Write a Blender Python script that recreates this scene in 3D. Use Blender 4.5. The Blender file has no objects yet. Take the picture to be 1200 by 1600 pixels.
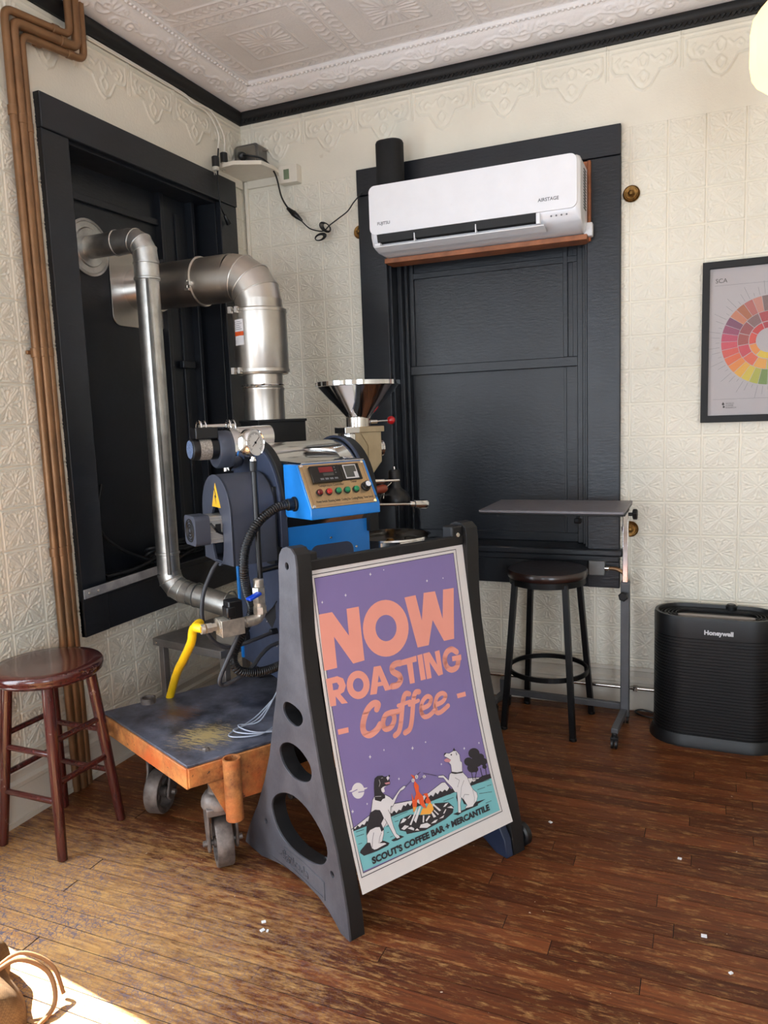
import bpy, bmesh, math, random
import numpy as np
from mathutils import Vector, Matrix
from mathutils.geometry import tessellate_polygon
PI = math.pi
random.seed(7)
SC = bpy.context.scene
COL = SC.collection

# ------------------------------------------------------------------ camera
YAW, PITCH, ROLL, FPX = -0.40559768, -0.12769106, -0.03690571, 1175.7
CAM = Vector((2.3496, -3.6885, 1.46))
_cy, _sy, _cp, _sp = math.cos(YAW), math.sin(YAW), math.cos(PITCH), math.sin(PITCH)
FWD = Vector((_sy*_cp, _cy*_cp, _sp))
_r = Vector((_cy, -_sy, 0)); _u = _r.cross(FWD)
RGT = _r*math.cos(ROLL) + _u*math.sin(ROLL)
UPV = -_r*math.sin(ROLL) + _u*math.cos(ROLL)
cd = bpy.data.cameras.new('camera'); co = bpy.data.objects.new('camera', cd); COL.objects.link(co)
co.matrix_world = Matrix(((RGT.x, UPV.x, -FWD.x, CAM.x), (RGT.y, UPV.y, -FWD.y, CAM.y), (RGT.z, UPV.z, -FWD.z, CAM.z), (0, 0, 0, 1)))
cd.sensor_fit = 'HORIZONTAL'; cd.sensor_width = 36; cd.lens = FPX/1200*36; cd.clip_start = .02
SC.camera = co
# ------------------------------------------------------------------ light
w = bpy.data.worlds.new('world'); SC.world = w; w.use_nodes = True
bg = w.node_tree.nodes['Background']; bg.inputs[0].default_value = (.80, .89, 1, 1); bg.inputs[1].default_value = 12.5
sd = bpy.data.lights.new('sun', 'SUN'); so = bpy.data.objects.new('sun', sd); COL.objects.link(so)
sd.energy = 62; sd.angle = .009; sd.color = (1, .93, .82)
so.rotation_euler = Vector((.99, -.14, -1.0)).to_track_quat('-Z', 'Y').to_euler()
so.location = (-3, -2, 4)
SC.view_settings.view_transform = 'Standard'; SC.view_settings.look = 'None'
SC.view_settings.gamma = 1; SC.view_settings.use_curve_mapping = False
SC.view_settings.exposure = -0.13
def portal(loc, rot, sx, sy):
    l = bpy.data.lights.new('window_portal', 'AREA'); l.shape = 'RECTANGLE'; l.size = sx; l.size_y = sy
    l.cycles.is_portal = True
    o = bpy.data.objects.new('window_portal', l); COL.objects.link(o); o.location = loc; o.rotation_euler = rot
portal((-.18, -2.90, 1.5), (0, -PI/2, 0), 2.4, 1.6)     # side window, looks +x
portal((1.1, -6.18, 1.45), (PI/2, 0, 0), 1.5, 2.1)      # added fill windows, unseen behind the camera, look +y
portal((4.15, -6.18, 1.45), (PI/2, 0, 0), 1.7, 2.1)

# ------------------------------------------------------------------ pixel helper: a ray of the 1200x1600 frame met with a plane of the room
def ray(x, y): return FWD + RGT*((x-600)/FPX) - UPV*((y-800)/FPX)
def on(ax, val, x, y):
    d = ray(x, y); return CAM + d*((val-CAM[ax])/d[ax])

# ------------------------------------------------------------------ materials
def rgb(r, g, b):                       # sRGB 0-255 to linear
    f = lambda c: (c/255/12.92) if c/255 <= .04045 else ((c/255+.055)/1.055)**2.4
    return (f(r), f(g), f(b), 1)
class NT:
    def __init__(s, name):
        s.m = bpy.data.materials.new(name); s.m.use_nodes = True; s.t = s.m.node_tree; s.n = s.t.nodes
        s.p = s.n['Principled BSDF']; s.out = s.n['Material Output']
    def add(s, t, **k):
        n = s.n.new(t)
        for a, b in k.items(): setattr(n, a, b)
        return n
    def l(s, a, b): s.t.links.new(a, b)
    def mixc(s, fac, a, b, blend='MIX'):
        n = s.add('ShaderNodeMix', data_type='RGBA', blend_type=blend)
        for i, v in ((0, fac), (6, a), (7, b)):
            if hasattr(v, 'is_linked') or hasattr(v, 'links'): s.l(v, n.inputs[i])
            else: n.inputs[i].default_value = v
        return n.outputs[2]
    def noise(s, vec, scale, detail=4, rough=.6):
        n = s.add('ShaderNodeTexNoise'); n.inputs['Scale'].default_value = scale; n.inputs['Detail'].default_value = detail; n.inputs['Roughness'].default_value = rough
        if vec is not None: s.l(vec, n.inputs['Vector'])
        return n.outputs[0]
    def ramp(s, v, a, b, c0=(0, 0, 0, 1), c1=(1, 1, 1, 1)):
        n = s.add('ShaderNodeValToRGB'); n.color_ramp.elements[0].position = a; n.color_ramp.elements[1].position = b
        n.color_ramp.elements[0].color = c0; n.color_ramp.elements[1].color = c1; s.l(v, n.inputs[0]); return n.outputs[0]
    def bump(s, h, dist, strength=1, prev=None):
        n = s.add('ShaderNodeBump'); n.inputs['Distance'].default_value = dist; n.inputs['Strength'].default_value = strength
        s.l(h, n.inputs['Height'])
        if prev is not None: s.l(prev, n.inputs['Normal'])
        s.l(n.outputs[0], s.p.inputs['Normal']); return n.outputs[0]
    def pos(s, sc=None):
        g = s.add('ShaderNodeNewGeometry'); o = g.outputs['Position']
        if sc:
            m = s.add('ShaderNodeMapping'); m.inputs['Scale'].default_value = sc; s.l(o, m.inputs[0]); o = m.outputs[0]
        return o
    def obj(s, sc=None):
        g = s.add('ShaderNodeTexCoord'); o = g.outputs['Object']
        if sc:
            m = s.add('ShaderNodeMapping'); m.inputs['Scale'].default_value = sc; s.l(o, m.inputs[0]); o = m.outputs[0]
        return o
MATS = {}
def M(name, col=(200, 200, 200), rough=.5, metal=0, var=.06, vscale=12, bump=0, bscale=60, coat=0, spec=.5, trans=0, emit=0):
    if name in MATS: return MATS[name]
    t = NT(name); c = rgb(*col); p = t.p
    v = t.obj()
    n = t.noise(v, vscale, 5)
    d = tuple(x*(1-var*2.2) for x in c[:3])+(1,); e = tuple(min(1, x*(1+var)) for x in c[:3])+(1,)
    t.l(t.ramp(n, .35, .65, d, e), p.inputs['Base Color'])
    p.inputs['Metallic'].default_value = metal
    n2 = t.noise(v, vscale*3, 3)
    rr = t.add('ShaderNodeMapRange'); rr.inputs[3].default_value = max(.02, rough-.06); rr.inputs[4].default_value = min(1, rough+.08)
    t.l(n2, rr.inputs[0]); t.l(rr.outputs[0], p.inputs['Roughness'])
    p.inputs['Specular IOR Level'].default_value = spec
    p.inputs['Coat Weight'].default_value = coat; p.inputs['Coat Roughness'].default_value = .15
    p.inputs['Transmission Weight'].default_value = trans
    if bump: t.bump(t.noise(v, bscale, 4), bump)
    if emit:
        p.inputs['Emission Color'].default_value = c; p.inputs['Emission Strength'].default_value = emit
    MATS[name] = t.m; return t.m

# ------------------------------------------------------------------ mesh builder
class MB:
    def __init__(s): s.v = []; s.f = []
    def _add(s, vs, fs):
        o = len(s.v); s.v += [tuple(x) for x in vs]; s.f += [tuple(i+o for i in f) for f in fs]; return s
    def box(s, x0, x1, y0, y1, z0, z1, mat=None):
        vs = [Vector(p) for p in ((x0, y0, z0), (x1, y0, z0), (x1, y1, z0), (x0, y1, z0), (x0, y0, z1), (x1, y0, z1), (x1, y1, z1), (x0, y1, z1))]
        if mat is not None: vs = [mat @ p for p in vs]
        return s._add(vs, [(0, 3, 2, 1), (4, 5, 6, 7), (0, 1, 5, 4), (1, 2, 6, 5), (2, 3, 7, 6), (3, 0, 4, 7)])
    def bar(s, a, b, wd, ht, up=(0, 0, 1)):           # rectangular bar from a to b
        a = Vector(a); b = Vector(b); d = (b-a).normalized(); u = Vector(up); x = d.cross(u)
        if x.length < 1e-4: x = d.cross(Vector((1, 0, 0)))
        x.normalize(); u = x.cross(d)
        vs = [p+x*i*wd/2+u*j*ht/2 for p in (a, b) for i, j in ((-1, -1), (1, -1), (1, 1), (-1, 1))]
        return s._add(vs, [(0, 3, 2, 1), (4, 5, 6, 7), (0, 1, 5, 4), (1, 2, 6, 5), (2, 3, 7, 6), (3, 0, 4, 7)])
    def lathe(s, prof, c=(0, 0, 0), axis=(0, 0, 1), n=32, cap=True, arc=2*PI, sy=1.0):   # prof: (radius, height)
        A = Vector(axis).normalized(); X = A.orthogonal().normalized()
        if abs(A.z) > .99: X = Vector((1, 0, 0))
        Y = A.cross(X); c = Vector(c); vs = []; fs = []; m = len(prof)
        full = arc > 6.28; k = n if full else n+1
        for i in range(k):
            t = arc*i/n
            for r, h in prof: vs.append(c+X*(r*math.cos(t))+Y*(r*math.sin(t)*sy)+A*h)
        for i in range(n):
            j = (i+1) % k
            for q in range(m-1): fs.append((i*m+q, j*m+q, j*m+q+1, i*m+q+1))
        if cap and full:
            if prof[0][0] > 1e-5: fs.append(tuple(i*m for i in range(k))[::-1])
            if prof[-1][0] > 1e-5: fs.append(tuple(i*m+m-1 for i in range(k)))
        return s._add(vs, fs)
    def cyl(s, a, b, r, r2=None, n=20):
        a = Vector(a); b = Vector(b); r2 = r if r2 is None else r2
        return s.lathe([(r, 0), (r2, (b-a).length)], a, b-a, n)
    def rod(s, a, b, r, n=20, r2=None, e=.15):                  # cylinder with softened ends
        a = Vector(a); b = Vector(b); L = (b-a).length; r2 = r if r2 is None else r2; k = min(e*r, L*.2)
        return s.lathe([(r-k, 0), (r, k), (r2, L-k), (r2-k, L)], a, b-a, n)
    def sphere(s, c, r, n=20, sz=1):
        m = n//2; return s.lathe([(r*math.sin(PI*i/m), -r*math.cos(PI*i/m)*sz) for i in range(m+1)], c, (0, 0, 1), n, cap=False)
    def ring(s, c, axis, R, r, n=36, m=10):
        A = Vector(axis).normalized(); X = A.orthogonal().normalized(); Y = A.cross(X); c = Vector(c); vs = []; fs = []
        for i in range(n):
            t = 2*PI*i/n; d = X*math.cos(t)+Y*math.sin(t)
            for j in range(m):
                q = 2*PI*j/m; vs.append(c+d*(R+r*math.cos(q))+A*(r*math.sin(q)))
        for i in range(n):
            for j in range(m):
                a, b = (i+1) % n, (j+1) % m; fs.append((i*m+j, a*m+j, a*m+b, i*m+b))
        return s._add(vs, fs)
    def tube(s, pts, r, n=10, smooth=0, rib=None, cap=True):
        pts = [Vector(p) for p in pts]
        if smooth: pts = spline(pts, smooth)
        if rib:                                           # corrugated hose: resample finely and pulse the radius
            pts = resample(pts, rib/4)
        vs = []; fs = []; T = []
        for i in range(len(pts)):
            a = pts[max(0, i-1)]; b = pts[min(len(pts)-1, i+1)]; T.append((b-a).normalized())
        N = T[0].orthogonal().normalized()
        for i, p in enumerate(pts):
            N = (N-T[i]*N.dot(T[i])).normalized(); B = T[i].cross(N)
            rr = r[i] if isinstance(r, (list, tuple)) else r
            if rib: rr = r*(1.0, 1.0, .86, .86)[i % 4]
            for j in range(n):
                q = 2*PI*j/n; vs.append(p+N*(rr*math.cos(q))+B*(rr*math.sin(q)))
        for i in range(len(pts)-1):
            for j in range(n):
                b = (j+1) % n; fs.append((i*n+j, i*n+b, (i+1)*n+b, (i+1)*n+j))
        if cap: fs.append(tuple(range(n))[::-1]); fs.append(tuple((len(pts)-1)*n+j for j in range(n)))
        return s._add(vs, fs)
    def prism(s, loops, f0, f1):           # loops: [outer, hole...] 2D; f0, f1 map 2D to the two faces
        if not isinstance(loops[0][0], (tuple, list, Vector)): loops = [loops]
        flat = [p for l in loops for p in l]
        tri = tessellate_polygon([[Vector((p[0], p[1], 0)) for p in l] for l in loops])
        n = len(flat); vs = [f0(*p) for p in flat]+[f1(*p) for p in flat]
        fs = [tuple(t) for t in tri]+[tuple(i+n for i in t[::-1]) for t in tri]
        o = 0
        for l in loops:
            m = len(l)
            for i in range(m): a, b = o+i, o+(i+1) % m; fs.append((a, b, b+n, a+n))
            o += m
        return s._add(vs, fs)
    def build(s, name, mat, parent=None, smooth=35, bevel=0, seg=2, fix=True):
        me = bpy.data.meshes.new(name); me.from_pydata([tuple(v) for v in s.v], [], s.f)
        if fix:
            bm = bmesh.new(); bm.from_mesh(me); bmesh.ops.recalc_face_normals(bm, faces=bm.faces); bm.to_mesh(me); bm.free()
        if smooth:
            me.polygons.foreach_set('use_smooth', [True]*len(me.polygons)); me.set_sharp_from_angle(angle=math.radians(smooth))
        me.materials.append(mat)
        o = bpy.data.objects.new(name, me); COL.objects.link(o); o.parent = parent
        if bevel:
            b = o.modifiers.new('bevel', 'BEVEL'); b.width = bevel; b.segments = seg; b.limit_method = 'ANGLE'; b.angle_limit = math.radians(40)
            b.harden_normals = False
        return o
def spline(P, k):
    out = []; n = len(P)
    for i in range(n-1):
        p0, p1, p2, p3 = P[max(0, i-1)], P[i], P[i+1], P[min(n-1, i+2)]
        for j in range(k):
            t = j/k; out.append(.5*((2*p1)+(p2-p0)*t+(2*p0-5*p1+4*p2-p3)*t*t+(3*p1-p0-3*p2+p3)*t**3))
    out.append(P[-1]); return out
def resample(P, st):
    out = [P[0]]; acc = 0
    for a, b in zip(P, P[1:]):
        L = (b-a).length
        if L < 1e-9: continue
        t = st-acc
        while t <= L: out.append(a+(b-a)*(t/L)); t += st
        acc = (acc+L) % st if L+acc >= st else acc+L
    return out
def tag(o, label=None, cat=None, group=None, kind=None):
    for k, v in (('label', label), ('category', cat), ('group', group), ('kind', kind)):
        if v: o[k] = v
    return o
def thing(name, label, cat, loc=(0, 0, 0), rz=0, group=None, kind=None):
    o = bpy.data.objects.new(name, None); COL.objects.link(o); o.location = loc; o.rotation_euler = (0, 0, rz); o.empty_display_size = .05
    return tag(o, label, cat, group, kind)
def struct(name, mb, mat, **k): return tag(mb.build(name, mat, **k), kind='structure')
def P_(o, name, mat, fn, bevel=0, smooth=35, label=None, kind=None):           # one part of o
    m = MB(); fn(m); c = m.build(name, mat, o, smooth=smooth, bevel=bevel)
    return tag(c, label, kind=kind)
def copy_tree(o, parent=None):
    c = o.copy(); COL.objects.link(c); c.parent = parent
    for ch in [x for x in COL.objects if x.parent == o]: copy_tree(ch, c)
    return c
def text(name, s, size, mat, parent, frame, bold=0, thick=.0004, align='LEFT', xs=1.0, shear=0, space=1.0):
    # flat print: letters laid on the plane given by frame = (origin, right, up)
    cu = bpy.data.curves.new(name, 'FONT'); cu.body = s; cu.size = size; cu.offset = bold; cu.extrude = thick/2; cu.align_x = align; cu.shear = shear
    cu.space_character = space; cu.resolution_u = 4
    o = bpy.data.objects.new(name, cu); COL.objects.link(o); dg = bpy.context.evaluated_depsgraph_get()
    me = bpy.data.meshes.new_from_object(o.evaluated_get(dg)); bpy.data.objects.remove(o); bpy.data.curves.remove(cu)
    c, r, u = (Vector(x) for x in frame); n = r.cross(u).normalized()
    for v in me.vertices: v.co = c+r*(v.co.x*xs)+u*v.co.y+n*(v.co.z+thick/2)
    me.materials.clear(); me.materials.append(mat)
    o = bpy.data.objects.new(name, me); COL.objects.link(o); o.parent = parent; return o

def rrect(w_, d_, r, n=6):
    out = []
    for cx, cy, a0 in ((w_/2-r, d_/2-r, 0), (-w_/2+r, d_/2-r, 90), (-w_/2+r, -d_/2+r, 180), (w_/2-r, -d_/2+r, 270)):
        for k in range(n+1): a = math.radians(a0+90*k/n); out.append((cx+r*math.cos(a), cy+r*math.sin(a)))
    return out

# ------------------------------------------------------------------ surface materials
def wall_mat(name, c, rough=.42):
    t = NT(name); v = t.pos()
    n = t.noise(v, 1.3, 6); a = rgb(*c); b = tuple(x*.86 for x in a[:3])+(1,)
    col = t.ramp(n, .3, .62, b, a)
    st = t.ramp(t.noise(v, 9, 6, .7), .66, .74)
    col = t.mixc(t.mixc(.5, (0, 0, 0, 1), st), col, rgb(176, 152, 118))
    t.l(col, t.p.inputs['Base Color']); t.p.inputs['Roughness'].default_value = rough
    t.bump(t.noise(v, 95, 3), .0016, .8)
    return t.m
CREAM = wall_mat('cream_tin_paint', (236, 229, 212))
WHITE = wall_mat('white_ceiling_paint', (243, 239, 237), .5)
def paint_dark():
    t = NT('charcoal_trim_paint'); v = t.pos()
    n = t.noise(v, 3, 6); col = t.ramp(n, .3, .7, rgb(22, 24, 28), rgb(31, 35, 42))
    sc = t.ramp(t.noise(t.pos((60, 60, 240)), 1, 4, .7), .72, .76)
    col = t.mixc(t.mixc(.25, (0, 0, 0, 1), sc), col, rgb(84, 88, 96))
    t.l(col, t.p.inputs['Base Color'])
    rr = t.add('ShaderNodeMapRange'); rr.inputs[3].default_value = .29; rr.inputs[4].default_value = .41; t.l(t.noise(v, 14, 4), rr.inputs[0]); t.l(rr.outputs[0], t.p.inputs['Roughness'])
    t.bump(t.noise(t.pos((18, 18, 60)), 1.5, 5), .0015, .7); return t.m
DARK = paint_dark()
def wood_floor():
    t = NT('worn_oak_strip_floor'); oi = t.add('ShaderNodeObjectInfo')
    g = t.add('ShaderNodeNewGeometry'); pos = g.outputs['Position']
    cmb = t.add('ShaderNodeVectorMath', operation='MULTIPLY_ADD'); t.l(oi.outputs['Random'], cmb.inputs[0]); cmb.inputs[1].default_value = (31, 17, 5); t.l(pos, cmb.inputs[2])
    mp = t.add('ShaderNodeMapping'); mp.inputs['Scale'].default_value = (3.5, 80, 1); t.l(cmb.outputs[0], mp.inputs[0])
    gr = t.noise(mp.outputs[0], 1.6, 8, .65)
    mp2 = t.add('ShaderNodeMapping'); mp2.inputs['Scale'].default_value = (1.2, 7, 1); t.l(cmb.outputs[0], mp2.inputs[0])
    bl = t.noise(mp2.outputs[0], 1.7, 4)
    base = t.ramp(gr, .3, .72, rgb(82, 42, 23), rgb(134, 76, 40))
    tint = t.ramp(oi.outputs['Random'], 0, 1, (.58, .52, .48, 1), (1.2, 1.18, 1.16, 1))
    base = t.mixc(1.0, base, tint, 'MULTIPLY')
    base = t.mixc(t.ramp(bl, .42, .62), base, t.mixc(1.0, base, (.74, .68, .64, 1), 'MULTIPLY'))
    # traffic wear where people walk by the side window: bare yellow wood, chalky flakes
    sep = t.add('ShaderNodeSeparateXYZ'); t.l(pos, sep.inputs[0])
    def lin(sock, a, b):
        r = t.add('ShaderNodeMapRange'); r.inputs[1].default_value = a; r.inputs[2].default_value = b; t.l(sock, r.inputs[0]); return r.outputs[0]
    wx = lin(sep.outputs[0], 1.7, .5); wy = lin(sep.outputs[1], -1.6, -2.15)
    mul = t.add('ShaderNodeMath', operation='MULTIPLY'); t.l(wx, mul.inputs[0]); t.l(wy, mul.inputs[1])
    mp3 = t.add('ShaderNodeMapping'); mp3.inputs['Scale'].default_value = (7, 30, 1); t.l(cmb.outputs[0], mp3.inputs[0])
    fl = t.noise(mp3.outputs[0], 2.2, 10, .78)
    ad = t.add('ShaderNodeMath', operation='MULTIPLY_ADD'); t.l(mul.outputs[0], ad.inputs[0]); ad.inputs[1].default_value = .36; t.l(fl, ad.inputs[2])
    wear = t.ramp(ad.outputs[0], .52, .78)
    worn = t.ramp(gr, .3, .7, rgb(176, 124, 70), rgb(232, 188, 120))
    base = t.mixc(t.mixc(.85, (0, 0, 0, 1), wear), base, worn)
    # crazed varnish: fine blue-grey flakes and hairlines over the bare wood
    vo = t.add('ShaderNodeTexVoronoi', feature='DISTANCE_TO_EDGE'); vo.inputs['Scale'].default_value = 70; t.l(pos, vo.inputs['Vector'])
    hair = t.ramp(vo.outputs['Distance'], .02, .07, (1, 1, 1, 1), (0, 0, 0, 1))
    mp4 = t.add('ShaderNodeMapping'); mp4.inputs['Scale'].default_value = (24, 60, 1); t.l(cmb.outputs[0], mp4.inputs[0])
    fl2 = t.ramp(t.noise(mp4.outputs[0], 1.6, 10, .85), .50, .58)
    pt = t.ramp(t.noise(pos, 5.5, 5, .6), .30, .55)
    m2 = t.add('ShaderNodeMath', operation='MULTIPLY'); t.l(t.mixc(.55, fl2, hair), m2.inputs[0]); t.l(mul.outputs[0], m2.inputs[1])
    m3 = t.add('ShaderNodeMath', operation='MULTIPLY'); t.l(m2.outputs[0], m3.inputs[0]); t.l(pt, m3.inputs[1])
    m4 = t.add('ShaderNodeMath', operation='MULTIPLY'); m4.use_clamp = True; t.l(m3.outputs[0], m4.inputs[0]); m4.inputs[1].default_value = 1.9
    base = t.mixc(m4.outputs[0], base, rgb(104, 98, 116))
    # pale specks and scratches
    spk = t.ramp(t.noise(pos, 55, 2, .5), .765, .78); base = t.mixc(spk, base, rgb(205, 190, 170))
    t.l(base, t.p.inputs['Base Color'])
    rr = t.add('ShaderNodeMapRange'); rr.inputs[3].default_value = .29; rr.inputs[4].default_value = .5; t.l(bl, rr.inputs[0])
    r2 = t.mixc(t.mixc(.6, (0, 0, 0, 1), wear), rr.outputs[0], (.6, .6, .6, 1)); t.l(r2, t.p.inputs['Roughness'])
    b1 = t.bump(gr, .0012, .7); t.bump(fl, .001, .5, b1)
    t.p.inputs['Specular IOR Level'].default_value = .3
    return t.m
FLOORM = wood_floor()
FABLK = M('black_plastic', (13, 13, 15), .38); MATTE = M('matte_black', (11, 11, 12), .6)
CHROME = M('chrome', (225, 225, 225), .09, 1, .02); STEEL = M('stainless_steel', (206, 200, 192), .18, 1, .05, 5)
GALV = M('galvanised_steel', (206, 206, 202), .40, 1, .10, 14); BRASS = M('antique_brass', (140, 104, 58), .4, 1, .25, 60)
COPPER = M('bronze_pipe_paint', (140, 104, 72), .38, .55, .08, 8)
WPLAST = M('white_plastic', (236, 236, 238), .35, 0, .01)

# ------------------------------------------------------------------ pressed-tin relief (height fields)
def seg_d(U, V, a, b):
    a = np.array(a); b = np.array(b); d = b-a; L = max(1e-9, d@d)
    t = np.clip(((U-a[0])*d[0]+(V-a[1])*d[1])/L, 0, 1)
    return np.hypot(U-a[0]-t*d[0], V-a[1]-t*d[1])
def stroke(U, V, pts, wd):
    D = np.full(U.shape, 9.)
    for a, b in zip(pts, pts[1:]): D = np.minimum(D, seg_d(U, V, a, b))
    return np.exp(-(D/wd)**2)
def h_tile(U, V):                       # U, V in -.5 .. .5 : flower square between double ribs
    A = np.abs(U); B = np.abs(V); m = np.maximum(A, B); X = np.maximum(A, B); Y = np.minimum(A, B)
    h = np.exp(-((m-.455)/.014)**2)*.9-np.exp(-((m-.5)/.018)**2)*.9
    inner = np.clip((.44-m)/.03, 0, 1)
    s = stroke(X, Y, [(.03, .03), (.16, .14), (.36, .335)], .022)
    s = np.maximum(s, stroke(X, Y, [(.10, .055), (.20, .11), (.29, .20), (.37, .26)], .016))
    s = np.maximum(s, stroke(X, Y, [(.09, .0), (.17, .035), (.26, .045), (.33, .09)], .017))
    s = np.maximum(s, stroke(X, Y, [(.40, .03), (.355, .02), (.335, .05), (.37, .085), (.41, .13), (.405, .2), (.385, .27), (.41, .36)], .013))
    s = np.maximum(s, .8*stroke(X, Y, [(.27, .11), (.31, .15), (.35, .19)], .014))
    s = np.maximum(s, np.exp(-((np.hypot(U, V))/.03)**2))
    return (h+s*inner)*.0052
def h_frieze(U, V):                     # U 0..1 across one repeat (.3075), V 0..1 upward over .35
    x = (U-.5)*.3075; z = V*.35; a = np.abs(x)
    h = np.exp(-((a-.149)/.0022)**2)*(z > .20)*1.0
    h += np.exp(-((z-.330)/.0025)**2)*.9+np.exp(-((z-.318)/.002)**2)*.5
    out = [(0, .308), (.133, .308), (.136, .25), (.118, .222), (.066, .214), (.052, .19), (.03, .155), (0, .138)]
    h += stroke(a, z, out, .0028)*1.3
    s = stroke(a, z, [(.0, .29), (.02, .27), (.012, .24), (0, .235)], .004)
    s = np.maximum(s, stroke(a, z, [(.03, .275), (.05, .255), (.075, .27), (.09, .255), (.08, .24), (.068, .248)], .004))
    s = np.maximum(s, stroke(a, z, [(.1, .285), (.115, .27), (.105, .245)], .004))
    s = np.maximum(s, stroke(a, z, [(.0, .22), (.02, .2), (.015, .18), (0, .165)], .0045))
    inside = ((a < .134) & (z > .214) & (z < .308)) | ((a < (z-.138)*.75) & (z > .138) & (z < .22))
    return (h+s*.8+inside*.35)*.0065
def h_scroll(U, V):                     # one repeat of acanthus scrolls, U 0..1 (.45 long), V 0..1 (.23 across)
    x = (U-.5)*.45; y = (V-.42)*.22; s = np.zeros(U.shape)
    def spiral(cx, cy, R, sg, turns=1.4, wd=.0055):
        return stroke(x, y, [(cx+R*(1-k/22)*math.cos(sg*k*turns*2*PI/22+PI*(sg < 0)), cy+R*(1-k/22)*math.sin(sg*k*turns*2*PI/22)) for k in range(22)], wd)
    for c in ((-.16, -.01, .042, 1), (.0, .012, .05, -1), (.16, -.01, .042, 1), (-.08, -.03, .028, -1), (.085, -.03, .028, 1), (-.08, .045, .02, 1), (.09, .045, .02, -1)):
        s = np.maximum(s, spiral(*c))
    for k in range(7):
        t = -.06+k*.02; s = np.maximum(s, .8*stroke(x, y, [(t, .02), (t*1.35, .062)], .004))
    s = np.maximum(s, stroke(x, y, [(-.225, -.01), (-.12, .03), (-.06, .01), (.06, .01), (.12, .03), (.225, -.01)], .005))
    return s*.0055
def h_ceil(U, V):
    A = np.abs(U-.5); B = np.abs(V-.5); m = np.maximum(A, B)*.61; X = np.maximum(A, B)*.61; Y = np.minimum(A, B)*.61
    h = np.exp(-((m-.300)/.004)**2)*.8+np.exp(-((m-.232)/.004)**2)+np.exp(-((m-.13)/.004)**2)*.8
    for k in range(7): h = np.maximum(h, .9*stroke(X, Y, [(.245, .018+k*.04), (.265, .03+k*.04), (.285, .014+k*.04)], .005))
    for k in range(3): h = np.maximum(h, stroke(X, Y, [(.03, .01+k*.012), (.07, .012+k*.022), (.105, .01+k*.034)], .006))
    return h*.005
def field(name, f, nu, nv, place, umin=0, umax=1, vmin=0, vmax=1):
    us = np.linspace(umin, umax, nu+1); vs = np.linspace(vmin, vmax, nv+1)
    U, V = np.meshgrid(us, vs); H = f(U, V); co = place(U, V, H).reshape(-1, 3)
    i = np.arange(nu*nv); r = i//nu; c = i % nu; a = r*(nu+1)+c
    F = np.stack([a, a+1, a+nu+2, a+nu+1], 1)
    me = bpy.data.meshes.new(name); me.vertices.add(len(co)); me.vertices.foreach_set('co', co.astype(np.float32).ravel())
    me.loops.add(4*len(F)); me.loops.foreach_set('vertex_index', F.astype(np.int32).ravel())
    me.polygons.add(len(F)); me.polygons.foreach_set('loop_start', np.arange(0, 4*len(F), 4, dtype=np.int32)); me.polygons.foreach_set('loop_total', np.full(len(F), 4, dtype=np.int32))
    me.update(calc_edges=True); me.polygons.foreach_set('use_smooth', [True]*len(F)); return me
def put(name, me, parent, loc=(0, 0, 0), rot=(0, 0, 0), kind=None):
    o = bpy.data.objects.new(name, me); COL.objects.link(o); o.parent = parent; o.location = loc; o.rotation_euler = rot
    if kind: o['kind'] = kind
    return o
TU, TV = .1555, .1525
_tc = {}
def tile_mesh(side, u0, u1, v0, v1):     # part of one square, fractions -.5...5
    k = (side, round(u0, 3), round(u1, 3), round(v0, 3), round(v1, 3))
    if k not in _tc:
        if side == 'b': pl = lambda U, V, H: np.stack([U*TU, -H-.002, V*TV], -1)
        else: pl = lambda U, V, H: np.stack([H+.002, U*TU, V*TV], -1)
        me = field('wall_tile', h_tile, max(4, int(46*(u1-u0))), max(4, int(46*(v1-v0))), pl, u0, u1, v0, v1)
        me.materials.append(CREAM); _tc[k] = me
    return _tc[k]
def tile_wall(side, wall, ulo, uhi, uoff, openings, zlo=.20, ztop=2.692):
    j = 0; k0 = math.floor((ulo-uoff)/TU); k1 = math.ceil((uhi-uoff)/TU)
    for k in range(k0, k1):
        for j in range(0, 17):
            U0, U1 = uoff+k*TU, uoff+(k+1)*TU; V1, V0 = ztop-j*TV, ztop-(j+1)*TV
            cu, cv = (U0+U1)/2, (V0+V1)/2
            a0, a1, b0, b1 = max(U0, ulo), min(U1, uhi), max(V0, zlo), V1
            rects = [(a0, a1, b0, b1)]
            for (p0, p1, q0, q1) in openings:
                new = []
                for (a0, a1, b0, b1) in rects:
                    if not (a1 > p0 and a0 < p1 and b1 > q0 and b0 < q1): new.append((a0, a1, b0, b1)); continue
                    if a0 < p0: new.append((a0, p0, b0, b1))
                    if a1 > p1: new.append((p1, a1, b0, b1))
                    m0, m1 = max(a0, p0), min(a1, p1)
                    if b0 < q0: new.append((m0, m1, b0, q0))
                    if b1 > q1: new.append((m0, m1, q1, b1))
                rects = new
            for (a0, a1, b0, b1) in rects:
                if a1-a0 < .006 or b1-b0 < .006: continue
                me = tile_mesh(side, (a0-cu)/TU, (a1-cu)/TU, (b0-cv)/TV, (b1-cv)/TV)
                put('wall_tile', me, wall, (cu, 0, cv) if side == 'b' else (0, cu, cv))

# ================================================================== THE ROOM
RX, RY, CH = 5.6, -6.0, 3.17
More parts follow.
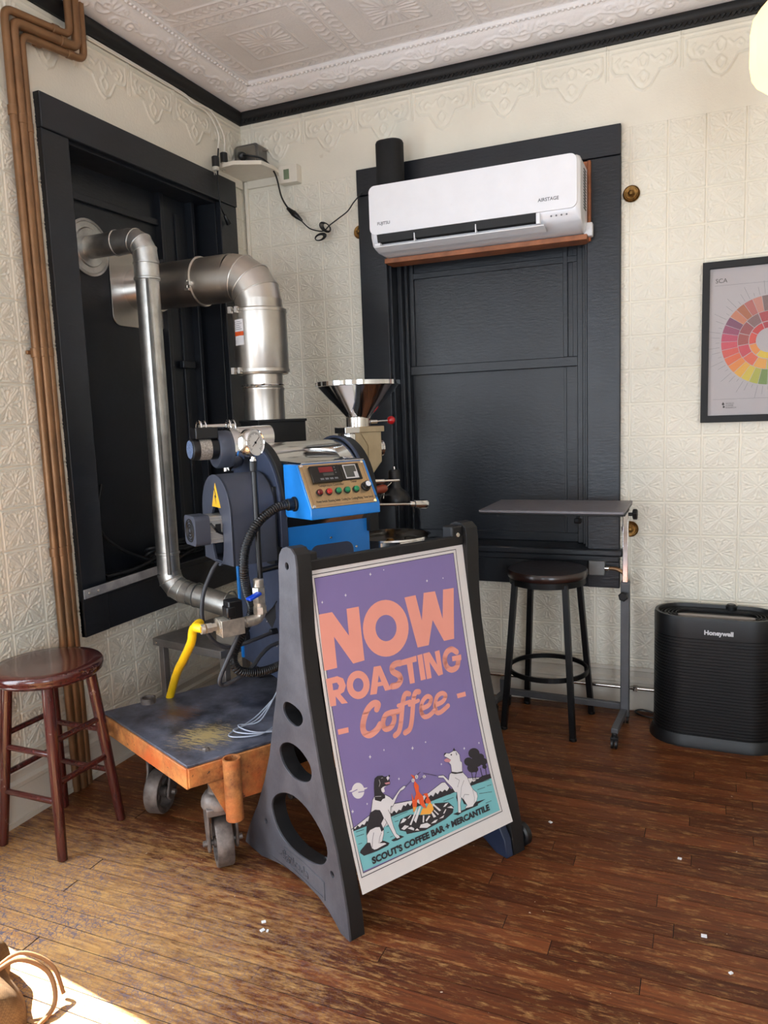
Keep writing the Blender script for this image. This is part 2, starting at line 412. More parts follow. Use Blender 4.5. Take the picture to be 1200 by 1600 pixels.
# openings in the casings' inner lines
BW = (.835, 1.845, .76, 2.60)          # back window x0,x1,z0,z1
LW = (-1.295, -.27, .76, 2.60)         # left window y0,y1,z0,z1
SW = (-3.60, -2.17, .42, 2.60)         # side window further along the left wall (outside the frame)
PLASTER = WHITE
m = MB(); x0, x1, z0, z1 = BW; R = .24
m.box(-.3, x0, 0, R, 0, 3.4); m.box(x1, RX+.2, 0, R, 0, 3.4); m.box(x0, x1, 0, R, 0, z0); m.box(x0, x1, 0, R, z1, 3.4); m.box(x0-.02, x1+.02, .17, R, z0-.02, z1+.02)
wall_back = struct('wall_back', m, CREAM, smooth=0)
m = MB(); y0, y1, z0, z1 = LW; s0, s1, t0, t1 = SW
m.box(-R, 0, y1, .0, 0, 3.4); m.box(-R, 0, s1, y0, 0, 3.4); m.box(-R, 0, y0, y1, 0, z0); m.box(-R, 0, y0, y1, z1, 3.4); m.box(-R, -.19, y0-.02, y1+.02, z0-.02, z1+.02)
m.box(-R, 0, RY, s0, 0, 3.4); m.box(-R, 0, s0, s1, 0, t0); m.box(-R, 0, s0, s1, t1, 3.4)
wall_left = struct('wall_left', m, CREAM, smooth=0)
m = MB(); m.box(RX, RX+.2, RY, 0, 0, 3.4); struct('wall_right', m, CREAM, smooth=0)
m = MB(); m.box(-.3, .5, RY-.2, RY, 0, 3.4); m.box(1.8, 3.35, RY-.2, RY, 0, 3.4); m.box(4.95, RX+.2, RY-.2, RY, 0, 3.4); [(m.box(a, b, RY-.2, RY, 0, .45), m.box(a, b, RY-.2, RY, 2.45, 3.4)) for a, b in ((.5, 1.8), (3.35, 4.95))]  # fill-light openings added here, pier between keeps their reflection off the framed print
struct('wall_front', m, CREAM, smooth=0)
# ceiling, floor
m = MB(); m.box(-.3, RX+.2, RY-.2, .24, 3.30, 3.42); ceiling = struct('ceiling', m, WHITE, smooth=0)
m = MB(); m.box(-.3, RX+.2, RY-.2, .24, -.12, -.0016); floor = struct('floor', m, M('dark_subfloor', (28, 20, 16), .8), smooth=0)
# strip floor: every board in the part of the room the photograph shows
PW = .0615; Y0 = -.0385; _pc = {}
def plank(x0, x1, yc, wd=PW):
    L = round(x1-x0, 2); key = (L, wd)
    if key not in _pc:
        h = L/2-.0012; b = wd/2-.0014
        vs = [(sx*h, sy*b, z) for z in (-.011, 0) for sx, sy in ((-1, -1), (1, -1), (1, 1), (-1, 1))]
        me = bpy.data.meshes.new('floorboard'); me.from_pydata(vs, [], [(0, 3, 2, 1), (4, 5, 6, 7), (0, 1, 5, 4), (1, 2, 6, 5), (2, 3, 7, 6), (3, 0, 4, 7)]); me.materials.append(FLOORM); _pc[key] = me
    put('floorboard', _pc[key], floor, ((x0+x1)/2, yc, random.uniform(-.0005, .0005)))
rf = random.Random(11); NR = 58
plank(.005, 2.3, Y0/2, .0385); plank(2.3, 4.1, Y0/2, .0385)
for r in range(NR):
    yc = Y0-PW*(r+.5); x = 0.005; e = 4.1
    cuts = []; p = x+rf.uniform(.3, 1.3)
    while p < e-.5: cuts.append(round(p, 2)); p += rf.uniform(.8, 1.9)
    cuts = [x]+cuts+[e]
    for a, b in zip(cuts, cuts[1:]): plank(a, b, yc)
m = MB(); yb = Y0-PW*NR
m.box(0, RX, RY, yb, -.001, -.0002); m.box(4.1, RX, yb, 0, -.001, -.0002)
tag(m.build('floorboard_field', FLOORM, floor, smooth=0), kind='stuff')

# tin squares (each an object) and the frieze above them
tile_wall('b', wall_back, .012, 3.75, .0035, [(.72, 1.95, .62, 2.695)])
tile_wall('l', wall_left, -2.55, -.004, -.037-TU*0, [(-1.39, -.155, .63, 2.695), (-3.9, -2.12, .3, 2.72)])
for side, wall, start, num, sgn in (('b', wall_back, .076, 12, 1), ('l', wall_left, -.263, 11, -1)):
    if side == 'b': pl = lambda U, V, H: np.stack([U*.3075, -H-.002, 2.688+V*.35], -1)
    else: pl = lambda U, V, H: np.stack([H+.002, U*.3075, 2.688+V*.35], -1)
    me = field('frieze_panel', h_frieze, 78, 84, pl); me.materials.append(CREAM)
    for k in range(num):
        q = start+sgn*k*.3075 if sgn > 0 else start-(k+1)*.3075
        put('frieze_panel', me, wall, (q, 0, 0) if side == 'b' else (0, q, 0))
    a, b = (.004, start) if sgn > 0 else (start, -.004)
    w_ = (b-a)/.3075; u0 = 1-w_ if sgn > 0 else 0
    me2 = field('frieze_panel', h_frieze, int(78*w_), 84, pl, u0, u0+w_); me2.materials.append(CREAM)
    put('frieze_panel', me2, wall, (start-.3075, 0, 0) if side == 'b' else (0, start, 0))
# crown: black rope moulding, embossed cove, bead and ceiling squares
def cove(U, V, H, side):
    t = V*1.25; d = .022+.15*np.sin(t*PI/2.5); z = 3.098+.075*(1-np.cos(t*PI/2.5)) ; nx, nz = .45, -.9
    if side == 'b': return np.stack([U*.45, -(d+H*nx), z+H*nz], -1)
    return np.stack([d+H*nx, U*.45, z+H*nz], -1)
trim_crown = thing('trim_1', None, None, kind='structure')
for side, n, in (('b', 9), ('l', 8)):
    me = field('cove_panel', h_scroll, 90, 46, lambda U, V, H: cove(U, V, H, side)); me.materials.append(WHITE)
    for k in range(n):
        put('cove_panel', me, trim_crown, (k*.45, 0, 0) if side == 'b' else (0, -(k+1)*.45, 0))
def crown_profile(m, side, L):
    q = [(0, 3.04), (.014, 3.04), (.02, 3.055), (.034, 3.062), (.04, 3.085), (.03, 3.1), (0, 3.104)]
    if side == 'b': m.prism(q, lambda a, z: (0, -a, z), lambda a, z: (L, -a, z))
    else: m.prism(q, lambda a, z: (a, 0, z), lambda a, z: (a, -L, z))
P_(trim_crown, 'black_moulding', MATTE, lambda m: crown_profile(m, 'b', RX), smooth=60)
P_(trim_crown, 'black_moulding', MATTE, lambda m: crown_profile(m, 'l', 5.9), smooth=60)
def rope(m):
    for k in range(190): x = .03+k*.021; m.bar((x, -.021, 3.047), (x+.014, -.027, 3.061), .011, .012)
tag(P_(trim_crown, 'rope_beading', MATTE, rope, bevel=.002), kind='stuff')
def bead(m):
    m.box(.15, RX, -.185, -.165, 3.150, 3.172); m.box(.165, .185, -5.9, -.165, 3.150, 3.172)
P_(trim_crown, 'cove_bead', WHITE, bead, bevel=.006)
def beads(m):
    for k in range(150): m.sphere((.2+k*.024, -.176, 3.151), .0085, 8)
    for k in range(110): m.sphere((.176, -.2-k*.024, 3.151), .0085, 8)
tag(P_(trim_crown, 'bead_row', WHITE, beads), kind='stuff')
mec = field('ceiling_tile', h_ceil, 120, 120, lambda U, V, H: np.stack([U*.61, -V*.61, 3.172-H], -1)); mec.materials.append(WHITE)
for i in range(6):
    for j in range(6): put('ceiling_tile', mec, ceiling, (.176+i*.61, -.176-j*.61, 0))
m = MB(); m.box(3.836, RX, RY, -.176, 3.172, 3.2); m.box(.176, 3.836, RY, -3.836, 3.172, 3.2); m.box(0, .17, -6, -3.6, 3.16, 3.2); tag(m.build('ceiling_field', WHITE, ceiling, smooth=0), kind='stuff')

# baseboards
BASEM = wall_mat('baseboard_paint', (206, 198, 184), .45)
m = MB(); q = [(0, 0), (.02, 0), (.02, .135), (.026, .14), (.026, .155), (.012, .165), (.012, .192), (.02, .197), (.014, .21), (0, .215)]
m.prism(q, lambda a, z: (0.0, -a, z), lambda a, z: (RX, -a, z)); struct('baseboard_back', m, BASEM, smooth=30)
m = MB(); m.prism(q, lambda a, z: (a, 0, z), lambda a, z: (a, RY, z)); m.box(0, .028, RY, 0, 0, .02); struct('baseboard_left', m, BASEM, smooth=30)
# flat backing strips behind the tin where the squares stop short (above the baseboard)

# ------------------------------------------------------------------ window 1 (left wall, boarded and painted)
def casing(o, fx, u0, u1, w0, w1, zt, zs, za):
    # fx(u, d, z): u along the wall, d out from the wall; u0..u1 opening, w0..w1 outer
    def B(name, ua, ub, da, db, za_, zb, bev=.004, label=None):
        def fn(m):
            P = [fx(u, d, z) for z in (za_, zb) for (u, d) in ((ua, da), (ub, da), (ub, db), (ua, db))]
            m._add(P, [(0, 3, 2, 1), (4, 5, 6, 7), (0, 1, 5, 4), (1, 2, 6, 5), (2, 3, 7, 6), (3, 0, 4, 7)])
        return P_(o, name, DARK, fn, bevel=bev, label=label)
    B('side_casing', w0, u0, 0, .028, za, zt-.13); B('side_casing', u1, w1, 0, .028, za, zt-.13)
    B('head_casing', w0, w1, 0, .034, zt-.13, zt)
    B('jamb', u0-.01, u0+.012, -.168, 0.002, zs, zt-.1, .002); B('jamb', u1-.012, u1+.01, -.168, 0.002, zs, zt-.1, .002)
    B('soffit', u0, u1, -.168, 0.002, zt-.14, zt-.1, .002)
    return B
fb = lambda u, d, z: (u, -d, z)
fl = lambda u, d, z: (d, u, z)
W2 = thing('window_2', None, None, kind='structure')
B = casing(W2, fb, .845, 1.835, .693, 1.985, 2.70, .79, .60)
B('sill', .66, 2.0, -.165, .05, .755, .79, .008); B('apron', .70, 1.985, 0, .024, .60, .755, .004); B('apron_bead', .70, 1.985, 0, .036, .725, .758, .006)
for a, b, d0, d1 in ((.857, .882, -.168, -.07), (.882, .90, -.168, -.105), (1.80, 1.823, -.168, -.07), (1.772, 1.80, -.168, -.10)): B('window_stop', a, b, d0, d1, .79, 2.6, .003)
B('upper_panel', .90, 1.772, -.168, -.145, 1.70, 2.6, .001); B('lower_panel', .90, 1.772, -.168, -.152, .79, 1.70, .001)
B('meeting_rail', .888, 1.80, -.168, -.125, 1.665, 1.712, .003); B('stile', .90, .925, -.15, -.132, 1.712, 2.45, .002); B('stile', 1.70, 1.722, -.15, -.132, 1.712, 2.45, .002); B('stile', 1.745, 1.772, -.15, -.136, 1.712, 2.45, .002)
B('top_rail', .90, 1.772, -.15, -.133, 2.16, 2.19, .002); B('bottom_rail', .90, 1.772, -.16, -.14, .79, .835, .003); B('batten', 1.70, 1.712, -.155, -.146, .835, 1.66, .001)
W1 = thing('window_1', None, None, kind='structure')
B = casing(W1, fl, -1.283, -.275, -1.42, -.126, 2.715, .79, .60)
B('sill', -1.40, -.15, -.165, .04, .755, .79, .006); B('apron', -1.42, -.126, 0, .022, .60, .755, .003)
B('window_board', -1.27, -.56, -.168, -.15, .79, 2.6, .001); B('stop_strip', -.575, -.55, -.168, -.115, .79, 2.6, .003); B('shutter_leaf', -.548, -.36, -.168, -.13, .79, 2.6, .003)
B('window_stop', -.36, -.335, -.168, -.09, .79, 2.6, .003); B('stile', -.46, -.43, -.13, -.12, .83, 2.5, .002); B('top_rail', -1.27, -.575, -.15, -.13, 2.42, 2.45, .002)
B('sash_lock', -.50, -.40, -.125, -.095, 1.735, 1.775, .006)
# side window, and unseen front windows added for fill light: frames and glass
def glassmat():
    t = NT('window_glass'); n = t.add('ShaderNodeBsdfTransparent'); g = t.add('ShaderNodeBsdfGlossy'); g.inputs['Roughness'].default_value = 0
    mx = t.add('ShaderNodeMixShader'); mx.inputs[0].default_value = .06; t.l(n.outputs[0], mx.inputs[1]); t.l(g.outputs[0], mx.inputs[2]); t.l(mx.outputs[0], t.out.inputs[0]); return t.m
GLS = glassmat()
W3 = thing('window_3', None, None, kind='structure'); s0, s1, t0, t1 = SW
P_(W3, 'window_frame', DARK, lambda m: (m.box(-.15, -.1, s0, s1, t0, t0+.05), m.box(-.15, -.1, s0, s1, t1-.05, t1), m.box(-.15, -.1, s0, s0+.05, t0, t1), m.box(-.15, -.1, s1-.05, s1, t0, t1), m.box(-.15, -.1, s0, s1, 1.58, 1.63)), bevel=.004)
P_(W3, 'pane', GLS, lambda m: m.box(-.128, -.124, s0+.05, s1-.05, t0+.05, t1-.05))
P_(W3, 'casing', DARK, lambda m: (m.box(0, .028, s0-.13, s0, .3, 2.73), m.box(0, .028, s1, s1+.13, .3, 2.73), m.box(0, .03, s0, s1, t1, 2.73), m.box(0, .03, s0, s1, .3, t0)), bevel=.004)
W4 = thing('fill_window', None, None, kind='structure')
P_(W4, 'window_frame', DARK, lambda m: [m.box(a-.03, a+.03, RY-.13, RY-.07, .45, 2.45) for a in (.53, 1.77, 3.38, 4.92)]+[m.box(.5, 4.95, RY-.13, RY-.07, z-.03, z+.03) for z in (.48, 2.42)], bevel=.004)
P_(W4, 'pane', GLS, lambda m: [m.box(a, b, RY-.103, RY-.099, .5, 2.4) for a, b in ((.55, 1.75), (3.4, 4.9))])

# ================================================================== THINGS ON THE WALLS
def V(*a): return Vector(a)
INK = M('grey_ink', (110, 112, 116), .6); INKD = M('dark_ink', (30, 30, 32), .6, var=.01)
# --- air conditioner
AX0, AX1, AZ0, AZ1, AY = .862, 1.842, 2.235, 2.535, -.275
ac = thing('air_conditioner', 'white wall-mounted split air conditioner above the dark back window', 'air conditioner', (1.35, -.04, AZ0))
O3 = lambda m, dx=-1.35, dy=.04, dz=-AZ0: [setattr(m, 'v', [(x+dx, y+dy, z+dz) for x, y, z in m.v])]
def Lp(name, mat, fn, par=ac, off=(1.35, -.04, AZ0), **k):
    m = MB(); fn(m); m.v = [(x-off[0], y-off[1], z-off[2]) for x, y, z in m.v]
    lab = k.pop('label', None); kind = k.pop('kind', None)
    return tag(m.build(name, mat, par, **k), lab, kind=kind)
prof = [(-.045, 2.535), (-.24, 2.535), (-.265, 2.525), (AY, 2.50), (AY, 2.318), (-.262, 2.306), (-.255, 2.30), (-.15, 2.25), (-.045, 2.245)]
AW = M('ac_white_plastic', (240, 240, 243), .3, var=.01, coat=.2)
Lp('housing', AW, lambda m: m.prism([(-.04, 2.535), (-.235, 2.535), (-.262, 2.52), (-.268, 2.50), (-.268, 2.31), (-.25, 2.27), (-.17, 2.238), (-.04, 2.235)], lambda a, z: (AX0, a, z), lambda a, z: (AX1, a, z)), bevel=.026, smooth=50)
Lp('front_panel', AW, lambda m: m.prism([(x+(AX0+AX1)/2-.004, z+2.421) for x, z in rrect(AX1-AX0-.014, .222, .03, 6)], lambda x, z: (x, AY-.003, z), lambda x, z: (x, -.25, z)), bevel=.006)
Lp('outlet_slot', MATTE, lambda m: m._add([(x, y, z) for x in (.90, 1.655) for y, z in ((-.277, 2.309), (-.268, 2.275), (-.2, 2.262), (-.2, 2.305))], [(0, 1, 2, 3), (4, 7, 6, 5), (0, 4, 5, 1), (1, 5, 6, 2), (2, 6, 7, 3), (3, 7, 4, 0)]))
Lp('louvre', AW, lambda m: m.bar((.885, -.247, 2.247), (1.69, -.247, 2.247), .062, .006, up=(0, .25, 1)), bevel=.002)
Lp('louvre_stay', AW, lambda m: m.box(1.085, 1.09, -.274, -.25, 2.26, 2.3), bevel=.001)
Lp('louvre_stay', AW, lambda m: m.box(1.38, 1.385, -.274, -.25, 2.26, 2.3), bevel=.001)
Lp('louvre_stay', AW, lambda m: m.box(1.655, 1.672, -.276, -.25, 2.262, 2.308), bevel=.002)
Lp('louvre_stay', AW, lambda m: m.box(.885, .915, -.274, -.25, 2.258, 2.272), bevel=.002)
Lp('side_vent', MATTE, lambda m: [m.box(1.8405, 1.8435, -.165+.0*k, -.10, 2.33+k*.0125, 2.335+k*.0125) for k in range(14)])
Lp('sensor_button', INK, lambda m: [m.lathe([(.004, 0), (.004, .002)], (1.72+k*.022, -.27, 2.288), (0, -1, -.3), 10) for k in range(4)])
Lp('pipe_cap', WPLAST, lambda m: m.box(1.83, 1.868, -.085, -.045, 2.225, 2.285), bevel=.004)
for nm, s, sz, x, z in (('badge', 'FUJITSU', .019, .905, 2.352), ('badge', 'AIRSTAGE', .020, 1.665, 2.352)):
    text(nm, s, sz, INK, ac, ((x-1.35, AY-.0032+.04, z-AZ0), (1, 0, 0), (0, 0, 1)), bold=.0004)
WOOD = M('pine_shelf_board', (164, 100, 62), .5, var=.18, vscale=9, bump=.0006)
bd = MB().box(.866, 1.848, -.11, .005, 2.208, 2.231); bd.box(1.844, 1.856, -.05, .0, 2.212, 2.56); bd.box(.848, 1.848, -.04, -.002, 2.233, 2.56)
tag(bd.build('mounting_board', WOOD, bevel=.002), 'brown pine board carrying the white air conditioner', 'board')
sp = thing('speaker', 'black upright smart speaker standing on top of the air conditioner', 'speaker', (.925, -.14, 2.535))
P_(sp, 'body', M('speaker_mesh', (10, 10, 11), .75), lambda m: m.prism(rrect(.135, .11, .05), lambda x, y: (x, y, 0), lambda x, y: (x, y, .222)), bevel=.003)
P_(sp, 'top_cap', FABLK, lambda m: m.prism(rrect(.130, .105, .048), lambda x, y: (x, y, .2215), lambda x, y: (x, y, .229)), bevel=.003)
# --- corner shelf with its boxes and cables
PW_ = M('white_painted_board', (232, 224, 208), .4, var=.02)
sh = thing('corner_shelf', 'small cream corner shelf high where the two walls meet', 'shelf', (0, 0, 2.745))
P_(sh, 'shelf_board', PW_, lambda m: m.prism([(.004, -.004), (.004, -.25), (.05, -.275), (.13, -.285), (.255, -.22), (.268, -.12), (.25, -.004)], lambda x, y: (x, y, 0), lambda x, y: (x, y, .02)), bevel=.002)
P_(sh, 'cleat', PW_, lambda m: (m.box(.036, .25, -.02, -.004, -.04, 0), m.box(.004, .02, -.25, -.036, -.045, 0)), bevel=.002)
ob = thing('outlet_box', 'grey steel electrical outlet box standing on the corner shelf', 'outlet box', (.09, -.05, 2.765))
P_(ob, 'box_body', M('grey_electrical_steel', (120, 118, 114), .4, .6, .1), lambda m: m.prism(rrect(.15, .14, .02, 3), lambda x, y: (x, -.045, y+.07), lambda x, y: (x, .04, y+.07)), bevel=.003)
P_(ob, 'face_plate', M('steel_plate', (150, 148, 142), .3, .8), lambda m: m.prism(rrect(.115, .12, .014, 3), lambda x, y: (x, -.0485, y+.07), lambda x, y: (x, -.044, y+.07)), bevel=.001)
P_(ob, 'cable_clamp', STEEL, lambda m: m.rod((.072, -.0, .11), (.108, -.0, .106), .005))
m = MB(); q0 = V(.075, -.108, 2.845)
m.rod((.06, -.1, 2.852), (.095, -.135, 2.832), .021); m.rod((.065, -.1, 2.795), (.09, -.13, 2.79), .02)
pts = [V(.085, -.13, 2.842), V(.13, -.14, 2.83)]+[on(1, -.10, *q) for q in ((412, 249), (430, 272), (440, 308), (452, 328))]
m.tube(pts, .0045, 8, 8); c1 = m.build('power_cord', FABLK, smooth=50)
tag(c1, 'black power cord hanging from the outlet box to an inline connector', 'cable')
m = MB(); a = on(1, -.10, 449, 325); b = on(1, -.10, 472, 345); m.rod(a, a.lerp(b, .4), .008, r2=.014); m.rod(a.lerp(b, .38), a.lerp(b, .72), .016, r2=.013); m.rod(a.lerp(b, .7), b, .012, r2=.006)
m.tube([on(1, -.09, *q) for q in ((470, 344), (480, 354), (489, 359), (505, 361))]+[on(1, -.07, *q) for q in ((515, 352), (528, 342), (543, 330), (552, 317), (561, 306), (566, 300))], .0033, 8, 8)
for k in range(4):
    for (cx, cz, rx, rz_, tl) in ((508+.8*k, 355, 8-k, 8-k*.6, .5), (501-.6*k, 370+k*.4, 8-k*.7, 6-k*.5, -.4)):
        m.tube([on(1, -.085-.004*k, cx+rx*math.cos(t)*1.1, cz+rz_*math.sin(t+tl)) for t in [i*2*PI/14 for i in range(15)]], .0028, 6)
tag(m.build('tied_cord', FABLK, smooth=50), 'thin black cord with a tied coil running behind the air conditioner', 'cable')
sb = thing('switch_box', 'white surface-mounted box with an open green cutout beside the corner shelf', 'switch box', (.305, -.0, 2.69))
P_(sb, 'box_body', PW_, lambda m: m.box(-.05, .06, -.055, -.003, 0, .09), bevel=.003)
P_(sb, 'green_cutout', M('green_insert', (120, 134, 104), .6), lambda m: m.box(-.018, .014, -.0565, -.054, .018, .068))
m = MB().box(.018, .036, -.022, -.004, .9, 2.742); tag(m.build('cable_channel', PW_, bevel=.002), 'cream cable channel running down the corner under the shelf', 'cable channel')
# white ceiling cables with their black plugs, on the left wall
WC = M('white_cable', (232, 226, 214), .45, var=.02)
m = MB()
m.tube([V(.012, -1.12, 3.03), V(.014, -.8, 3.03), V(.012, -.5, 3.03)]+[on(0, .03, *q) for q in ((300, 160), (322, 174), (336, 195), (342, 215), (340, 236))], .0045, 8, 8)
tag(m.build('ceiling_cable', WC, smooth=50), 'white cable looping down to the lower left plug near the corner shelf', 'cable', 'white cables high on the left wall'); m = MB()
m.tube([V(.014, -1.12, 3.022), V(.016, -.8, 3.022), V(.014, -.5, 3.022)]+[on(0, .035, *q) for q in ((304, 162), (328, 172), (345, 200), (351, 220), (350, 244))], .0045, 8, 8)
tag(m.build('ceiling_cable', WC, smooth=50), 'white cable nearest the corner, looping down to the clear-ended plug', 'cable', 'white cables high on the left wall')
for px, py, lab in ((337, 256, 'black plug hanging lower left of the corner shelf'), (350, 250, 'black plug with clear end hanging close against the corner shelf')):
    p = on(0, .045, px, py); t = thing('cable_plug', lab, 'plug', p)
    P_(t, 'plug_body', FABLK, lambda m: m.rod((0, 0, -.015), (0, 0, .035), .019))
    P_(t, 'plug_end', M('pale_plug_end', (196, 190, 176), .4), lambda m: (m.rod((0, 0, -.034), (0, 0, -.014), .018), m.box(-.007, -.004, -.009, -.006, -.055, -.034), m.box(.004, .007, -.009, -.006, -.055, -.034)))
m = MB(); m.tube([on(0, .05, *q) for q in ((341, 232), (340, 262), (341, 290), (345, 322), (352, 338))], .004, 8, 6)
a = on(0, .05, 351, 336); b = on(0, .05, 358, 350); m.rod(a, b, .008, r2=.014)
tag(m.build('loose_cord', FABLK, smooth=50), 'short black cord dangling in front of the left window casing', 'cable')
# --- brass rosettes
def rosette(x, z, r, lab, g=None):
    t = thing('wall_rosette', lab, 'rosette', (x, -.006, z))
    P_(t, 'back_plate', BRASS, lambda m: m.lathe([(r*.96, 0), (r, .004), (r*.93, .008), (r*.86, .006), (r*.82, .010), (r*.7, .009), (r*.66, .013), (r*.45, .012)], (0, 0, 0), (0, -1, 0), 28))
    P_(t, 'boss', BRASS, lambda m: m.lathe([(r*.42, .011), (r*.42, .018), (r*.3, .021), (r*.2, .026), (0, .028)], (0, 0, 0), (0, -1, 0), 6))
rosette(.692, 2.402, .034, 'brass rosette by the lower left corner of the air conditioner')
rosette(2.028, 2.40, .037, 'brass rosette on the wall right of the air conditioner')
rosette(2.03, .886, .038, 'brass rosette behind the post of the grey table')
# --- framed flavour wheel
FX, FZ, FW, FH = 2.327, 1.375, .535, .69
fr = thing('picture_frame', 'black-framed print of a coloured wheel on the right of the back wall', 'picture', (FX, -.004, FZ))
P_(fr, 'frame_moulding', MATTE, lambda m: m.prism([[(0, 0), (FW, 0), (FW, FH), (0, FH)], [(.03, .03), (.03, FH-.03), (FW-.03, FH-.03), (FW-.03, .03)]], lambda x, z: (x, 0, z), lambda x, z: (x, -.028, z)), bevel=.002)
P_(fr, 'print_sheet', M('grey_print_paper', (184, 178, 180), .5, var=.01), lambda m: m.box(.028, FW-.028, -.012, -.008, .028, FH-.028), smooth=0)
wc = (FW/2, .345); WR = random.Random(5)
pal_out = [(176, 92, 88), (196, 130, 116), (120, 96, 96), (84, 74, 80), (150, 110, 100), (206, 170, 120), (214, 150, 140), (172, 84, 76), (206, 150, 144), (140, 130, 116), (166, 156, 134), (60, 78, 104), (70, 130, 140), (200, 206, 206), (176, 98, 116), (150, 128, 108), (120, 92, 78), (224, 214, 200), (148, 158, 96), (112, 140, 70), (176, 176, 70), (214, 190, 70), (226, 168, 60), (228, 136, 60), (222, 100, 60), (214, 78, 70), (206, 66, 88), (188, 58, 96), (150, 60, 100), (120, 60, 96), (196, 120, 90), (170, 96, 62)]
pal_mid = [(150, 66, 74), (128, 92, 96), (170, 52, 66), (214, 176, 80), (168, 104, 74), (98, 140, 178), (124, 150, 184), (148, 160, 182), (96, 142, 80), (200, 190, 80), (226, 160, 70), (220, 98, 70), (200, 60, 80), (160, 70, 70)]
pal_in = [(196, 44, 50), (170, 40, 60), (200, 50, 48), (58, 112, 168), (50, 100, 160), (96, 150, 90), (222, 190, 60), (226, 140, 60), (214, 70, 60)]
def wheel(pal, r0, r1, y, shift):
    n = len(pal)
    for k, c in enumerate(pal):
        a0 = 2*PI*(k+.03)/n+shift; a1 = 2*PI*(k+.97)/n+shift; q = [(wc[0]-r0*math.cos(a0+(a1-a0)*i/4), wc[1]+r0*math.sin(a0+(a1-a0)*i/4)) for i in range(5)]+[(wc[0]-r1*math.cos(a0+(a1-a0)*i/4), wc[1]+r1*math.sin(a0+(a1-a0)*i/4)) for i in range(4, -1, -1)]
        P_(fr, 'wheel_segment', M('print_%d_%d_%d' % c, c, .5, var=.01), lambda m: m.prism(q, lambda x, z: (x, y, z), lambda x, z: (x, y-.0006, z)), smooth=0)
wheel(pal_in, .052, .078, -.0122, .5); wheel(pal_mid, .081, .122, -.0122, .3); wheel(pal_out, .124, .188, -.0122, 1.0)
P_(fr, 'wheel_tick', INK, lambda m: [m.bar((wc[0]-.195*math.cos(a), -.0125, wc[1]+.195*math.sin(a)), (wc[0]-(.21+.02*(k % 3))*math.cos(a), -.0125, wc[1]+(.21+.02*(k % 3))*math.sin(a)), .0012, .0006, up=(0, 1, 0)) for k, a in enumerate([i*2*PI/60 for i in range(60)])])
P_(fr, 'print_rule', INK, lambda m: (m.box(.05, FW-.05, -.0128, -.0122, .588, .589), m.box(.05, FW-.05, -.0128, -.0122, .1, .101)))
text('print_lettering', 'SCA', .026, INKD, fr, ((.052, -.0124, .60), (1, 0, 0), (0, 0, 1)))
text('print_lettering', 'WORLD\nCOFFEE\nRESEARCH', .009, INKD, fr, ((.102, -.0124, .078), (1, 0, 0), (0, 0, 1)))
P_(fr, 'print_emblem', INKD, lambda m: (m.prism([(.086, .078), (.092, .088), (.098, .078), (.092, .073)], lambda x, z: (x, -.0122, z), lambda x, z: (x, -.0128, z)), m.prism([(.09, .066), (.095, .074), (.1, .066), (.095, .061)], lambda x, z: (x, -.0122, z), lambda x, z: (x, -.0128, z))))
P_(fr, 'glass', GLS, lambda m: m.box(.028, FW-.028, -.020, -.018, .028, FH-.028), smooth=0)
# --- pendant lamp at the right edge
lp = thing('pendant_lamp', 'glowing cream ribbed-glass pendant lamp hanging from the ceiling', 'lamp', (2.612, -.78, 3.165))
def shade(m):
    n = 48; pr = [(.045, -.395), (.10, -.43), (.142, -.475), (.15, -.52), (.15, -.62), (.142, -.665), (.10, -.70), (.05, -.725)]
    for i, (r, h) in enumerate(pr):
        for k in range(n): t = 2*PI*k/n; rr = r*(1-.035*abs(math.sin(t*6))); m.v.append((rr*math.cos(t), rr*math.sin(t), h))
    for i in range(len(pr)-1):
        for k in range(n): j = (k+1) % n; m.f.append((i*n+k, i*n+j, (i+1)*n+j, (i+1)*n+k))
_t = NT('glowing_cream_glass'); _tr = _t.add('ShaderNodeBsdfTranslucent'); _tr.inputs[0].default_value = rgb(255, 240, 205); _em = _t.add('ShaderNodeEmission'); _em.inputs[0].default_value = rgb(255, 230, 160); _em.inputs[1].default_value = .62; _ad = _t.add('ShaderNodeAddShader'); _t.l(_tr.outputs[0], _ad.inputs[0]); _t.l(_em.outputs[0], _ad.inputs[1]); _t.l(_ad.outputs[0], _t.out.inputs[0])
P_(lp, 'glass_shade', _t.m, shade, smooth=60)
P_(lp, 'canopy', MATTE, lambda m: m.lathe([(.06, .03), (.06, -.015), (.02, -.03), (.008, -.035)], n=28)); P_(lp, 'stem', MATTE, lambda m: m.cyl((0, 0, -.03), (0, 0, -.37), .007))
P_(lp, 'fitter', MATTE, lambda m: m.lathe([(.012, -.34), (.05, -.37), (.055, -.40), (.0, -.40)], n=28)); P_(lp, 'finial', MATTE, lambda m: m.lathe([(.055, -.715), (.05, -.735), (.025, -.75), (.018, -.77), (.022, -.79), (.008, -.81), (0, -.815)], n=24))
ld = bpy.data.lights.new('bulb', 'POINT'); ld.energy = 1.0; ld.color = (1, .80, .52); ld.shadow_soft_size = .05; lo = bpy.data.objects.new('bulb', ld); COL.objects.link(lo); lo.location = (2.612, -.78, 2.595)
